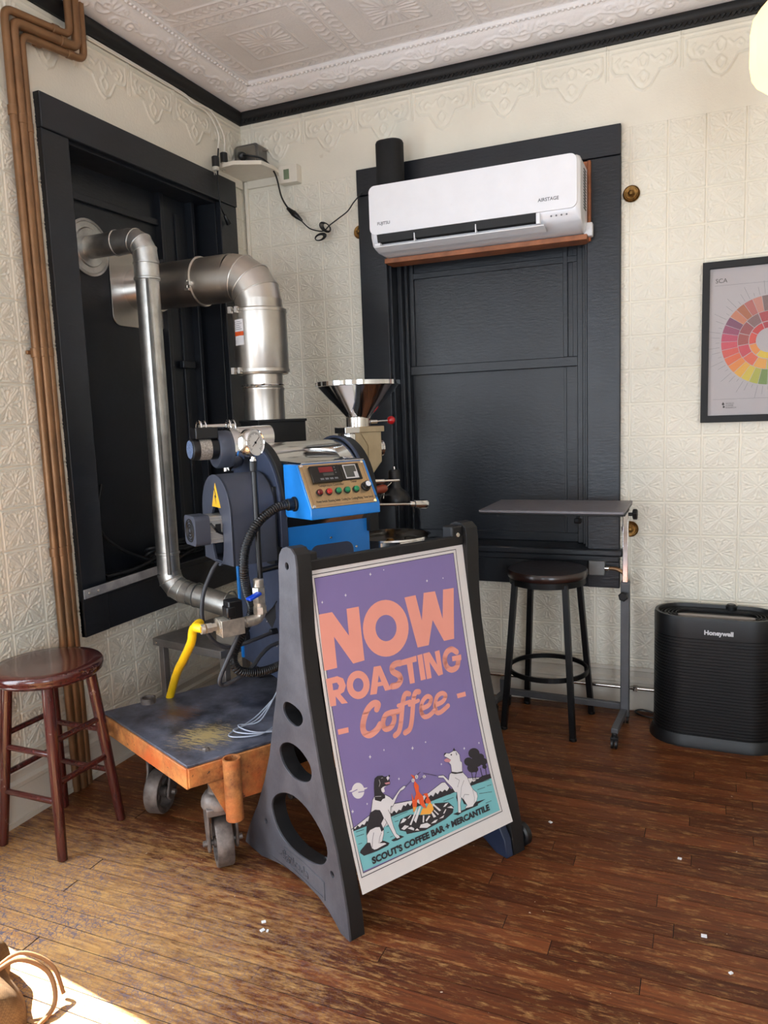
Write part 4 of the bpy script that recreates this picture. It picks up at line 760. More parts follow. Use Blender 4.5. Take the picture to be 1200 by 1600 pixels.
# poster artwork: outlines in sheet coordinates (metres)
ART=[('P','l',2,[[(.0685,.7977),(.1143,.7966),(.1618,.7169),(.1653,.7969),(.2095,.796),(.2044,.6332),(.1629,.6324),(.1099,.7241),(.1063,.6327),(.0619,.6339)]]),('P','l',2,[[(.3848,.6952),(.3808,.6802),(.3742,.6664),(.3653,.6539),(.3543,.6434),(.3417,.635),(.3278,.6291),(.313,.6257),(.298,.625),(.283,.6269),(.2687,.6314),(.2552,.6383),(.2432,.6473),(.2328,.6583),(.2245,.6708),(.2183,.6845),(.2144,.699),(.2131,.7139),(.2142,.7287),(.2178,.7431),(.2237,.7566),(.2319,.7688),(.2421,.7794),(.254,.7881),(.2673,.7945),(.2816,.7984),(.2965,.7998),(.3116,.7985),(.3264,.7946),(.3404,.7881),(.3532,.7792),(.3644,.7682),(.3735,.7555),(.3803,.7413),(.3845,.7262),(.3861,.7106)],[(.3385,.7051),(.336,.6964),(.3316,.6885),(.3256,.6819),(.3182,.6769),(.3099,.6737),(.3011,.6724),(.2922,.6732),(.2836,.676),(.2759,.6806),(.2694,.6868),(.2643,.6943),(.2609,.7027),(.2595,.7116),(.2599,.7206),(.2623,.7292),(.2665,.737),(.2724,.7436),(.2795,.7487),(.2877,.752),(.2965,.7534),(.3054,.7528),(.314,.7502),(.3219,.7456),(.3287,.7394),(.334,.7319),(.3375,.7233),(.339,.7143)]]),('P','l',2,[[(.3844,.7933),(.4293,.7932),(.441,.7096),(.4628,.7947),(.5102,.7921),(.5268,.6988),(.5447,.7919),(.591,.7897),(.5634,.6255),(.5196,.6271),(.4849,.7022),(.455,.627),(.4095,.6286)]]),('P','l',2,[[(.0631,.6096),(.1023,.609),(.1213,.5979),(.1272,.5751),(.1174,.559),(.1041,.5553),(.1249,.5242),(.1038,.5267),(.0872,.5529),(.0845,.5268),(.0642,.5287)],[(.0825,.592),(.0978,.5912),(.1037,.5808),(.0982,.5711),(.082,.5722)]]),('P','l',2,[[(.2099,.5573),(.2071,.5483),(.2025,.5403),(.1962,.5337),(.1886,.5287),(.18,.5258),(.171,.5248),(.1619,.526),(.1533,.5293),(.1455,.5344),(.1389,.5411),(.1339,.5491),(.1306,.5579),(.1293,.5672),(.1299,.5765),(.1325,.5854),(.1369,.5933),(.1429,.6),(.1503,.6051),(.1587,.6082),(.1677,.6093),(.1768,.6083),(.1856,.6052),(.1936,.6002),(.2004,.5934),(.2057,.5854),(.2091,.5763),(.2105,.5668)],[(.1879,.5626),(.1858,.5566),(.1822,.5517),(.1773,.5483),(.1717,.5467),(.1658,.5471),(.1604,.5495),(.1558,.5535),(.1526,.5589),(.151,.5651),(.1512,.5714),(.1532,.5773),(.1568,.5823),(.1616,.5858),(.1672,.5874),(.173,.587),(.1785,.5847),(.1832,.5807),(.1865,.5753),(.1881,.569)]]),('P','l',2,[[(.2338,.6067),(.2595,.6047),(.2839,.5254),(.2618,.5265),(.2572,.5438),(.2382,.5454),(.2301,.525),(.2058,.5276)],[(.2478,.578),(.2533,.5567),(.2405,.558)]]),('S','l',2,.02,[(.334,.5958),(.318,.5976),(.3017,.5913),(.3021,.5761),(.3219,.5607),(.3254,.5448),(.3112,.533),(.2908,.5336)]),('P','l',2,[[(.3382,.604),(.3995,.605),(.3977,.5868),(.3809,.587),(.378,.5235),(.3588,.5246),(.3585,.5859),(.3378,.5871)]]),('P','l',2,[[(.4034,.605),(.4239,.605),(.4229,.5244),(.4025,.5248)]]),('P','l',2,[[(.4273,.6052),(.4537,.6049),(.4767,.5585),(.4752,.6016),(.4953,.6023),(.4949,.5237),(.4753,.5228),(.4477,.5739),(.4467,.5228),(.4273,.5233)]]),('S','l',2,.019,[(.5656,.5808),(.5463,.5941),(.5242,.5888),(.5113,.5689),(.515,.5431),(.5331,.5294),(.557,.5335),(.5691,.5561)]),('P','l',2,[[(.5429,.571),(.5828,.5693),(.5804,.5513),(.5415,.5553)]]),('S','l',2,.02,[(.2215,.4808),(.2292,.4936),(.2123,.4999),(.1865,.4857),(.166,.4537),(.1637,.4275),(.1822,.4141),(.2092,.4212),(.2248,.4337)]),('S','l',2,.017,[(.2692,.4578),(.2485,.4548),(.2355,.435),(.2394,.4163),(.2601,.4149),(.2767,.4303),(.2791,.4489),(.2692,.4578),(.298,.4546),(.3125,.4594)]),('S','l',2,.017,[(.349,.4956),(.3359,.4989),(.3223,.4806),(.3017,.4215),(.2878,.3954),(.271,.3873)]),('S','l',2,.012,[(.3014,.4709),(.348,.472)]),('S','l',2,.017,[(.3885,.4925),(.3747,.4937),(.3624,.4749),(.3456,.4227),(.3305,.3923),(.3098,.3851)]),('S','l',2,.012,[(.3432,.4624),(.3803,.4669)]),('S','l',2,.015,[(.3901,.4394),(.4176,.4434),(.431,.4599),(.4179,.4707),(.3957,.4599),(.3844,.4343),(.3911,.4138),(.4133,.4115),(.442,.4238)]),('S','l',2,.015,[(.4449,.4364),(.4749,.4399),(.4913,.4551),(.4778,.4661),(.456,.4603),(.4421,.4371),(.4417,.4151),(.4591,.4096),(.4943,.4216)]),('P','l',2,[[(.0765,.4588),(.1133,.4556),(.1118,.4406),(.0764,.4431)]]),('P','l',2,[[(.5372,.4492),(.5748,.4477),(.5749,.4326),(.5386,.4343)]]),('P','w',2,[[(.2674,.8913),(.2683,.8865),(.2715,.8847),(.2679,.884),(.2657,.8797),(.2648,.8845),(.2616,.8863),(.2652,.887)]]),('P','w',2,[[(.3187,.8945),(.3192,.8918),(.3211,.8907),(.319,.8903),(.3177,.8878),(.3172,.8906),(.3153,.8916),(.3174,.892)]]),('P','w',2,[[(.1693,.8431),(.1701,.8384),(.1731,.8367),(.1697,.836),(.1676,.8318),(.1668,.8365),(.1638,.8382),(.1672,.8389)]]),('P','w',2,[[(.0861,.8355),(.0867,.8316),(.0892,.8301),(.0864,.8295),(.0847,.8261),(.084,.8299),(.0816,.8314),(.0843,.832)]]),('P','w',2,[[(.4837,.836),(.4845,.8317),(.4875,.83),(.4841,.8294),(.482,.8256),(.4812,.8299),(.4782,.8315),(.4815,.8322)]]),('P','w',2,[[(.5515,.8325),(.5521,.8296),(.5542,.8284),(.5518,.828),(.5504,.8254),(.5498,.8283),(.5477,.8295),(.5501,.8299)]]),('P','w',2,[[(.1713,.3581),(.1719,.3529),(.1752,.3505),(.1713,.3503),(.1686,.346),(.1681,.3512),(.1648,.3536),(.1687,.3539)]]),('P','w',2,[[(.2233,.3609),(.2237,.3576),(.2258,.3561),(.2233,.356),(.2216,.3533),(.2212,.3566),(.2191,.3581),(.2216,.3582)]]),('P','w',2,[[(.3282,.3392),(.3288,.3338),(.3323,.3313),(.3281,.331),(.3252,.3266),(.3246,.332),(.3211,.3345),(.3253,.3348)]]),('P','w',2,[[(.3808,.3403),(.3812,.3369),(.3835,.3353),(.3808,.3352),(.3789,.3324),(.3785,.3358),(.3763,.3374),(.3789,.3375)]]),('P','w',2,[[(.5277,.2797),(.5281,.2755),(.5309,.2735),(.5275,.2733),(.5249,.27),(.5246,.2742),(.5217,.2762),(.5252,.2763)]]),('P','w',2,[[(.5924,.2782),(.5928,.2746),(.5952,.2729),(.5922,.2728),(.5901,.2699),(.5897,.2735),(.5873,.2752),(.5903,.2753)]]),('P','w',2,[[(.4245,.2587),(.4248,.2553),(.427,.2537),(.4243,.2536),(.4223,.2508),(.422,.2542),(.4197,.2559),(.4225,.256)]]),('P','w',2,[[(.2569,.2651),(.2573,.2612),(.2598,.2593),(.2568,.2592),(.2546,.256),(.2543,.26),(.2517,.2618),(.2548,.262)]]),('P','w',2,[[(.1305,.2307),(.1308,.2275),(.1327,.226),(.1304,.2259),(.1287,.2234),(.1284,.2266),(.1264,.2281),(.1288,.2281)]]),('P','w',2,[[(.0789,.2281),(.0794,.2231),(.0824,.2207),(.0787,.2206),(.0761,.2166),(.0756,.2216),(.0726,.224),(.0763,.2241)]]),('P','w',2,[[(.062,.1768),(.1258,.1933),(.184,.1981),(.222,.1977),(.278,.1882),(.2837,.1864),(.3511,.1879),(.4099,.2019),(.4224,.1991),(.4433,.1646),(.5157,.1833),(.5625,.171),(.5624,.1618),(.6087,.1537),(.0662,.17)]]),('S','k',2.5,.0018,[(.062,.1768),(.1258,.1933),(.184,.1981),(.222,.1977),(.278,.1882),(.2837,.1864),(.3511,.1879),(.4099,.2019),(.4224,.1991),(.4433,.1646),(.5157,.1833),(.5625,.171),(.5624,.1618)]),('P','k',3,[[(.0674,.1808),(.0736,.1741),(.0835,.1811),(.0896,.1739),(.099,.1791),(.106,.1747),(.1163,.1829),(.1227,.1762),(.1323,.1817),(.1382,.1728),(.1484,.1801),(.1548,.1727),(.1645,.1778),(.1711,.1713),(.1813,.1776),(.189,.175),(.199,.1803),(.2058,.174),(.2159,.1797),(.2219,.1703),(.2324,.1767),(.2397,.1721),(.2517,.1837),(.2589,.178),(.2694,.184),(.2753,.1735),(.2866,.1821),(.2923,.1708),(.3028,.1759),(.3094,.1677),(.3206,.1752),(.3288,.1721),(.341,.1825),(.3482,.1757),(.3587,.18),(.3656,.1722),(.3777,.1815),(.3846,.1732),(.3963,.1809),(.4037,.1742),(.4145,.1784),(.4218,.1713),(.4336,.1784),(.4409,.1709),(.452,.1755),(.4582,.1642),(.4707,.1731),(.4771,.1622),(.4889,.1684),(.4976,.1649),(.5089,.1692),(.5172,.1638),(.5291,.1697),(.5368,.1622),(.5501,.1721),(.5566,.1608),(.5693,.1683),(.5769,.1603),(.5901,.169),(.5976,.1601),(.6102,.1669),(.6087,.1537),(.0666,.169)]]),('P','t',4,[[(.0663,.1705),(.2711,.1638),(.4437,.1591),(.6089,.154),(.6111,.0497),(.0705,.058)]]),('S','k',5,.0014,[(.0725,.166),(.1009,.1634)]),('S','k',5,.0014,[(.0715,.1538),(.0978,.1518)]),('S','k',5,.0014,[(.0723,.132),(.0855,.1309)]),('S','k',5,.0014,[(.2075,.1623),(.2606,.1615)]),('S','k',5,.0014,[(.2085,.1489),(.2226,.1478)]),('S','k',5,.0014,[(.5273,.1583),(.5996,.1523)]),('S','k',5,.0014,[(.5404,.1379),(.5737,.1356)]),('S','k',5,.0014,[(.5443,.1245),(.5979,.1136)]),('S','k',5,.0014,[(.5828,.1369),(.6024,.1349)]),('S','k',5,.0014,[(.5604,.0888),(.5862,.0886)]),('S','k',5,.0014,[(.3776,.1638),(.4344,.1594)]),('S','k',5,.0014,[(.3988,.1472),(.4408,.1455)]),('S','k',5,.0014,[(.1765,.1449),(.1883,.1446)]),('S','k',5,.0014,[(.1817,.1135),(.1913,.1139)]),('S','k',5,.0014,[(.1744,.129),(.1813,.1284)]),('P','k',5,[[(.1017,.1261),(.0751,.1136),(.0715,.1082),(.0827,.0958),(.1286,.0928),(.1681,.0941),(.1751,.0993),(.1598,.1107),(.133,.1235)]]),('P','k',5,[[(.1822,.1046),(.2165,.1074),(.2296,.0985),(.2043,.0968),(.1893,.0987)]]),('P','w',6,[[(.1934,.2343),(.1837,.2312),(.1574,.2397),(.1489,.2319),(.1357,.2016),(.1129,.1715),(.1057,.1501),(.1038,.1338),(.0991,.1168),(.1114,.1074),(.1197,.0994),(.128,.0981),(.1478,.0996),(.1654,.1002),(.1584,.1061),(.1424,.1109),(.1514,.112),(.1627,.1303),(.1666,.1463),(.1816,.1567),(.1761,.169),(.1838,.149),(.1921,.1236),(.197,.1098),(.2035,.1015),(.2146,.1011),(.2121,.108),(.2054,.1156),(.2007,.138),(.1989,.1631),(.1998,.1786),(.2077,.1953),(.2124,.192),(.2197,.1984),(.2384,.2172),(.2509,.2257),(.2639,.227),(.2746,.2326),(.2665,.237),(.2516,.2327),(.238,.2245),(.2174,.2106),(.21,.221),(.1952,.2328)]]),('S','k',7,.0013,[(.1934,.2343),(.1837,.2312),(.1574,.2397),(.1489,.2319),(.1357,.2016),(.1129,.1715),(.1057,.1501),(.1038,.1338),(.0991,.1168),(.1114,.1074),(.1197,.0994),(.128,.0981),(.1478,.0996),(.1654,.1002),(.1584,.1061),(.1424,.1109),(.1514,.112),(.1627,.1303),(.1666,.1463),(.1816,.1567),(.1761,.169),(.1838,.149),(.1921,.1236),(.197,.1098),(.2035,.1015),(.2146,.1011),(.2121,.108),(.2054,.1156),(.2007,.138),(.1989,.1631),(.1998,.1786),(.2077,.1953),(.2124,.192),(.2197,.1984),(.2384,.2172),(.2509,.2257),(.2639,.227),(.2746,.2326),(.2665,.237),(.2516,.2327),(.238,.2245),(.2174,.2106),(.21,.221),(.1952,.2328),(.1934,.2343)]),('P','k',7,[[(.1704,.2882),(.1811,.292),(.198,.2886),(.2055,.2827),(.2163,.2812),(.2236,.2834),(.2258,.2783),(.2197,.2766),(.221,.2637),(.2202,.2559),(.2077,.2554),(.1969,.257),(.185,.2537),(.1866,.2426),(.1948,.2312),(.1927,.223),(.1841,.224),(.1761,.2187),(.1569,.2293),(.1582,.2429),(.1616,.2611),(.1656,.2774)]]),('P','w',8,[[(.2101,.2786),(.2176,.2817),(.2203,.2746),(.2133,.2688)]]),('P','p',8,[[(.2002,.2657),(.2187,.2635),(.2185,.2582),(.2044,.2603)]]),('P','w',8,[[(.185,.2537),(.1924,.2566),(.2056,.256),(.1949,.2532),(.1953,.2416),(.1885,.2411),(.1844,.2468)]]),('S','w',8,.001,[(.1839,.2805),(.185,.2696),(.1793,.2617)]),('S','w',8,.001,[(.1594,.239),(.1799,.2333)]),('S','w',8,.001,[(.1921,.2824),(.1986,.2817)]),('P','k',7,[[(.1324,.201),(.1504,.2036),(.1662,.1975),(.1703,.1883),(.1745,.1713),(.1616,.16),(.1662,.1412),(.1565,.1376),(.154,.1523),(.1399,.1562),(.1203,.1553),(.1058,.145),(.1102,.1655),(.1211,.1824)]]),('S','k',7,.0014,[(.1304,.145),(.1213,.1277),(.1147,.1079)]),('S','k',7,.0012,[(.1561,.1361),(.1466,.1256),(.1392,.1111)]),('S','k',7,.0012,[(.1948,.189),(.1979,.1757)]),('P','k',7,[[(.1017,.1261),(.1114,.1227),(.1133,.1067),(.1071,.1073),(.0977,.1156)]]),('P','w',2,[[(.1291,.2653),(.1274,.2607),(.1247,.2566),(.1213,.2534),(.1172,.251),(.1126,.2498),(.1079,.2496),(.1031,.2505),(.0987,.2526),(.0947,.2555),(.0914,.2593),(.089,.2637),(.0875,.2685),(.087,.2735),(.0876,.2784),(.0892,.283),(.0918,.287),(.0952,.2903),(.0992,.2927),(.1038,.294),(.1085,.2943),(.1133,.2933),(.1178,.2914),(.1218,.2884),(.1252,.2846),(.1277,.2801),(.1292,.2753),(.1297,.2702)]]),('P','w',3,[[(.0763,.2791),(.0948,.2822),(.1289,.2735),(.1416,.2709),(.1384,.2684),(.1075,.2687)]]),('S','v',4,.0022,[(.0856,.2744),(.1062,.2765)]),('S','v',4,.0022,[(.1072,.2675),(.1288,.2641)]),('P','k',4,[[(.5841,.2423),(.5797,.236),(.5716,.2323),(.5614,.2319),(.5512,.2349),(.5429,.2407),(.5382,.2481),(.538,.2556),(.5422,.2619),(.5502,.2656),(.5603,.2661),(.5706,.2631),(.579,.2573),(.5838,.2499)]]),('P','k',4,[[(.5496,.2254),(.5462,.2204),(.5398,.2176),(.5319,.2173),(.5239,.2197),(.5174,.2243),(.5137,.2301),(.5135,.2361),(.5169,.241),(.5232,.2439),(.5311,.2442),(.5392,.2418),(.5457,.2372),(.5495,.2314)]]),('P','k',4,[[(.5876,.2141),(.5831,.2078),(.5748,.2041),(.5643,.2038),(.5539,.2069),(.5455,.2128),(.5408,.2203),(.5406,.228),(.545,.2344),(.5531,.2381),(.5635,.2385),(.574,.2355),(.5826,.2295),(.5874,.2219)]]),('P','k',4,[[(.5997,.2252),(.5967,.2209),(.5911,.2184),(.5841,.2182),(.577,.2202),(.5714,.2242),(.5681,.2293),(.568,.2345),(.571,.2387),(.5765,.2412),(.5835,.2415),(.5905,.2395),(.5963,.2355),(.5996,.2304)]]),('P','k',4,[[(.608,.2081),(.6049,.2037),(.5991,.2011),(.5918,.2009),(.5845,.2031),(.5787,.2072),(.5754,.2124),(.5752,.2178),(.5783,.2222),(.5841,.2248),(.5913,.225),(.5986,.2229),(.6046,.2187),(.6079,.2135)]]),('P','k',4,[[(.5595,.2018),(.5557,.1965),(.5489,.1935),(.5403,.1933),(.5317,.1959),(.5248,.2008),(.5209,.2071),(.5207,.2134),(.5244,.2187),(.5311,.2217),(.5397,.222),(.5483,.2194),(.5553,.2145),(.5593,.2082)]]),('P','k',4,[[(.6014,.1934),(.5996,.1909),(.5963,.1895),(.5922,.1894),(.5881,.1906),(.5848,.1929),(.5829,.1959),(.5829,.1989),(.5846,.2014),(.5879,.2028),(.592,.2029),(.5961,.2017),(.5994,.1994),(.6013,.1964)]]),('P','k',4,[[(.5648,.1961),(.5623,.1926),(.5577,.1905),(.552,.1904),(.5462,.1921),(.5416,.1954),(.5389,.1996),(.5389,.2039),(.5413,.2074),(.5459,.2094),(.5516,.2096),(.5574,.2078),(.5621,.2045),(.5647,.2003)]]),('S','k',4,.003,[(.534,.1971),(.5341,.1705)]),('S','k',4,.003,[(.5546,.1909),(.5405,.1685)]),('S','k',4,.003,[(.5738,.1975),(.5738,.1706)]),('S','k',4,.003,[(.5949,.1912),(.5921,.1691)]),('P','k',4.5,[[(.5166,.1596),(.5186,.1661),(.5411,.1663),(.5744,.1725),(.6078,.1685),(.6096,.1544),(.561,.1577)]]),('P','k',5,[[(.4234,.0998),(.4421,.0995),(.4689,.0986),(.4799,.0989),(.5097,.0972),(.521,.1056),(.5646,.1007),(.5292,.0969),(.5276,.0923),(.4615,.0931),(.4416,.0902)]]),('P','k',5,[[(.4577,.156),(.4506,.1423),(.4515,.1241),(.4703,.136),(.4743,.1147),(.4879,.1063),(.4738,.1469)]]),('P','w',6,[[(.4399,.28),(.4461,.2833),(.4609,.278),(.4793,.2808),(.4908,.2775),(.5003,.2624),(.4988,.2425),(.504,.2368),(.4976,.2102),(.4999,.2044),(.5115,.1877),(.5172,.1615),(.5231,.1454),(.5353,.1314),(.5355,.1192),(.5273,.1076),(.5141,.1018),(.5066,.0962),(.4775,.0997),(.4762,.1041),(.4854,.1071),(.4779,.1256),(.4703,.136),(.4607,.1191),(.4548,.0933),(.4439,.0969),(.4515,.1241),(.4577,.156),(.4503,.1584),(.4425,.1768),(.4273,.1975),(.4185,.2132),(.3981,.2205),(.4009,.2256),(.4209,.2214),(.4362,.2007),(.4448,.2162),(.4556,.2209),(.4578,.2425),(.4511,.2525),(.4617,.2565),(.4498,.267),(.4396,.2741)]]),('S','k',7,.0013,[(.4399,.28),(.4461,.2833),(.4609,.278),(.4793,.2808),(.4908,.2775),(.5003,.2624),(.4988,.2425),(.504,.2368),(.4976,.2102),(.4999,.2044),(.5115,.1877),(.5172,.1615),(.5231,.1454),(.5353,.1314),(.5355,.1192),(.5273,.1076),(.5141,.1018),(.5066,.0962),(.4775,.0997),(.4762,.1041),(.4854,.1071),(.4779,.1256),(.4703,.136),(.4607,.1191),(.4548,.0933),(.4439,.0969),(.4515,.1241),(.4577,.156),(.4503,.1584),(.4425,.1768),(.4273,.1975),(.4185,.2132),(.3981,.2205),(.4009,.2256),(.4209,.2214),(.4362,.2007),(.4448,.2162),(.4556,.2209),(.4578,.2425),(.4511,.2525),(.4617,.2565),(.4498,.267),(.4396,.2741),(.4399,.28)]),('P','k',7,[[(.4769,.2819),(.4839,.2897),(.4882,.2782)]]),('P','k',7,[[(.4386,.2804),(.4438,.2846),(.4496,.2813),(.4404,.2769)]]),('P','p',7,[[(.4343,.2645),(.447,.2668),(.4617,.2565),(.455,.2518),(.439,.2571)]]),('P','k',8,[[(.4534,.2226),(.4751,.2134),(.4976,.2102),(.4962,.2056),(.4663,.2112),(.4521,.218)]]),('P','k',7,[[(.4708,.2706),(.4694,.269),(.4671,.2689),(.4651,.2703),(.4648,.2724),(.4662,.274),(.4685,.2741),(.4704,.2728)]]),('S','k',7,.0025,[(.4882,.2731),(.4891,.2637)]),('S','k',7,.001,[(.4959,.1823),(.4796,.1652),(.4666,.1372)]),('S','k',7,.001,[(.5029,.1346),(.4857,.1411),(.4777,.1336),(.4779,.1175)]),('S','k',7,.001,[(.4631,.2005),(.4784,.1877),(.4647,.1698)]),('S','k',7,.001,[(.5213,.144),(.5216,.1196),(.5154,.1054)]),('P','k',5,[[(.218,.1344),(.2302,.149),(.2692,.1501),(.3123,.1342),(.3396,.1267),(.3646,.1524),(.3908,.1455),(.4172,.1386),(.4331,.1186),(.4237,.1036),(.3901,.0953),(.3459,.0925),(.3069,.0899),(.2677,.0971),(.2405,.1018),(.239,.1101),(.2197,.1199)]]),('P','w',6,[[(.226,.1379),(.2402,.1488),(.2514,.1419),(.241,.1375)]]),('P','w',6,[[(.2255,.1225),(.2404,.1284),(.2543,.1205),(.2347,.1162)]]),('P','w',6,[[(.2894,.1038),(.2967,.1108),(.3211,.1081),(.3325,.097),(.3168,.0944)]]),('P','w',6,[[(.3338,.1014),(.3501,.1055),(.3627,.1045),(.3521,.0984)]]),('P','w',6,[[(.367,.1046),(.39,.1083),(.3837,.1023)]]),('P','w',6,[[(.4065,.1257),(.424,.1249),(.4326,.1138)]]),('P','w',6,[[(.393,.1317),(.4038,.138),(.4168,.1371),(.4015,.1306)]]),('P','w',6,[[(.2713,.1021),(.2805,.1053),(.2872,.0967)]]),('P','w',6,[[(.247,.1167),(.2613,.1165),(.2702,.1088),(.2676,.1034)]]),('P','w',6,[[(.2546,.1424),(.2688,.1487),(.2725,.1474),(.2606,.1419)]]),('P','w',6,[[(.3874,.114),(.3991,.1232),(.4029,.1211),(.3912,.112)]]),('P','w',6,[[(.2574,.1241),(.2864,.1524),(.2973,.1615),(.292,.1505),(.2626,.1208)]]),('P','w',6,[[(.2758,.1305),(.3082,.1627),(.3121,.1582),(.2811,.1208)]]),('P','w',6,[[(.3118,.1327),(.3166,.1311),(.3099,.1127),(.3051,.1143)]]),('P','w',6,[[(.3174,.1165),(.3329,.1257),(.3383,.1223),(.3203,.1123)]]),('P','w',6,[[(.3423,.1354),(.3485,.1141),(.3591,.1137),(.3481,.1335)]]),('P','w',6,[[(.3588,.1543),(.3823,.1255),(.3755,.1245),(.3555,.1505)]]),('P','w',6,[[(.3573,.1353),(.371,.117),(.3664,.1162),(.3544,.133)]]),('P','r',7,[[(.2988,.2615),(.312,.2518),(.3099,.2363),(.3202,.2201),(.3157,.2037),(.3274,.1855),(.3266,.168),(.3305,.149),(.3184,.1546),(.3099,.1686),(.3098,.1831),(.3032,.182),(.2959,.1636),(.2803,.1528),(.2828,.1758),(.2885,.2075),(.2914,.1842),(.3044,.2009),(.3028,.2255),(.3088,.2399)]]),('P','r',7,[[(.3295,.1929),(.3455,.1894),(.3475,.1742),(.3518,.1598),(.3442,.1558),(.3319,.1646),(.3322,.1726),(.3397,.1767),(.3356,.1845)]]),('P','o',7.5,[[(.2826,.1679),(.2959,.1636),(.2822,.1522)]]),('P','o',7.5,[[(.3179,.1531),(.3305,.149),(.3351,.1539),(.346,.1617),(.354,.1526),(.3558,.1375),(.3401,.1281),(.3165,.1344),(.3018,.1377),(.31,.1477)]]),('S','k',7,.0013,[(.2738,.2331),(.3367,.2573)]),('S','k',7,.0013,[(.3456,.251),(.3952,.2271)]),('S','k',7,.0013,[(.3286,.2353),(.3563,.2432)]),('P','w',8,[[(.3238,.2463),(.3226,.244),(.3205,.2424),(.318,.242),(.3156,.2428),(.3137,.2445),(.3127,.247),(.3129,.2496),(.3141,.2519),(.3161,.2534),(.3186,.2539),(.321,.2531),(.3229,.2514),(.3239,.2489)]]),('S','k',9,.0013,[(.3202,.2474),(.3191,.2455),(.3175,.2451),(.3164,.2463),(.3164,.2485),(.3175,.2504),(.3191,.2508),(.3202,.2496)]),('P','w',8,[[(.3084,.24),(.3073,.2379),(.3053,.2365),(.3028,.2362),(.3004,.2369),(.2985,.2386),(.2975,.2409),(.2976,.2433),(.2987,.2454),(.3007,.2468),(.3031,.2471),(.3056,.2464),(.3075,.2447),(.3085,.2424)]]),('S','k',9,.0013,[(.3049,.2411),(.3038,.2394),(.3023,.239),(.3012,.2402),(.3011,.2422),(.3022,.2439),(.3037,.2443),(.3048,.2431)]),('P','w',8,[[(.3519,.238),(.3509,.2363),(.3489,.2353),(.3465,.2352),(.344,.2359),(.342,.2374),(.3409,.2393),(.3409,.2413),(.3419,.243),(.3438,.244),(.3463,.2442),(.3487,.2434),(.3507,.2419),(.3519,.24)]]),('S','k',9,.0013,[(.3483,.2391),(.3473,.2377),(.3458,.2375),(.3446,.2386),(.3444,.2402),(.3454,.2416),(.347,.2418),(.3481,.2407)])]

# ================================================================== THE A-FRAME SIGN
sg = thing('sidewalk_sign', 'black plastic A-frame sign with a purple NOW ROASTING Coffee poster', 'sign', (1.466, -1.969, 0), math.atan2(.86, .51))
GREYP = NT('weathered_black_plastic')
_v = GREYP.obj(); GREYP.l(GREYP.ramp(GREYP.noise(_v, 7, 7, .7), .35, .7, rgb(66, 66, 72), rgb(92, 92, 98)), GREYP.p.inputs['Base Color']); GREYP.p.inputs['Roughness'].default_value = .42; GREYP.bump(GREYP.noise(_v, 160, 3), .0004); GREYP = GREYP.m
BLKP = M('sign_black_plastic', (19, 18, 19), .5, bump=.0003, bscale=200)
def sm(P, k=3):                       # closed smooth outline
    n = len(P); out = []; P = [Vector((a, b, 0)) for a, b in P]
    for i in range(n):
        p0, p1, p2, p3 = P[i-1], P[i], P[(i+1) % n], P[(i+2) % n]
        for j in range(k):
            t = j/k; q = .5*((2*p1)+(p2-p0)*t+(2*p0-5*p1+4*p2-p3)*t*t+(3*p1-p0-3*p2+p3)*t**3); out.append((q.x, q.y))
    return out
OUTL = [(.312, 1.03), (.304, 1.066), (.286, 1.086), (.26, 1.095), (.232, 1.092), (.211, 1.075), (.206, 1.04), (.206, .95), (.205, .87), (.198, .77), (.181, .665), (.160, .575), (.132, .46), (.098, .345), (.062, .245), (.037, .15), (.02, .075), (.012, .0), (.06, .0), (.085, .018), (.126, .038), (.178, .052), (.243, .055), (.33, .052), (.40, .042), (.451, .03), (.545, .004), (.64, 0), (.668, 0.0), (.655, .03), (.616, .095), (.552, .185), (.487, .30), (.442, .40), (.411, .50), (.379, .60), (.341, .735), (.325, .865), (.315, .97)]
H1 = sm([(.331, .596), (.312, .614), (.27, .618), (.223, .607), (.216, .58), (.253, .554), (.302, .557), (.329, .575)])
H2 = sm([(.372, .436), (.35, .468), (.3, .488), (.241, .487), (.192, .465), (.178, .438), (.19, .41), (.232, .389), (.294, .380), (.348, .399)])
H3 = sm([(.450, .214), (.432, .258), (.374, .298), (.3, .319), (.217, .311), (.145, .276), (.112, .236), (.118, .196), (.155, .162), (.234, .138), (.338, .132), (.418, .158)])
circ = lambda cx, cy, r, n=14: [(cx+r*math.cos(2*PI*k/n), cy+r*math.sin(2*PI*k/n)) for k in range(n)]
OUT = OUTL
SW_ = .705                                       # overall width
for side, a0, a1, lab in ((0, 0.0, .052, 'grey weathered outer face'), (1, SW_-.052, SW_, None)):
    lp_ = [OUT, H1, H2, H3, circ(.26, 1.038, .011), circ(.497, .150, .010), circ(.09, .165, .010)]
    lw = P_(sg, 'side_panel', BLKP, lambda m: m.prism(lp_, lambda b, z: (a0+(.006 if side == 0 else 0), b, z), lambda b, z: (a1, b, z)), bevel=.004, smooth=30)
    if side == 0: P_(lw, 'outer_face', GREYP, lambda m: m.prism(lp_, lambda b, z: (a0, b, z), lambda b, z: (a0+.0065, b, z)), bevel=.0035, smooth=30, label=lab)
    if side == 0:
        P_(lw, 'recessed_plate', GREYP, lambda m: m.prism([[(.135, .060), (.135, .118), (.25, .124), (.375, .118), (.42, .075), (.33, .066), (.24, .062)], [(.142, .066), (.24, .068), (.33, .072), (.405, .08), (.37, .112), (.25, .118), (.142, .112)]], lambda b, z: (-.0025, b, z), lambda b, z: (.0, b, z)), bevel=.0005)
        text('moulded_lettering', 'signicade', .040, GREYP, lw, ((-.0, .395, .080), (0, -1, 0), (0, 0, 1)), bold=.001, thick=.003, xs=1.15)
P_(sg, 'top_rail', BLKP, lambda m: (m.box(.05, SW_-.05, .222, .245, 1.02, 1.052)), bevel=.004)
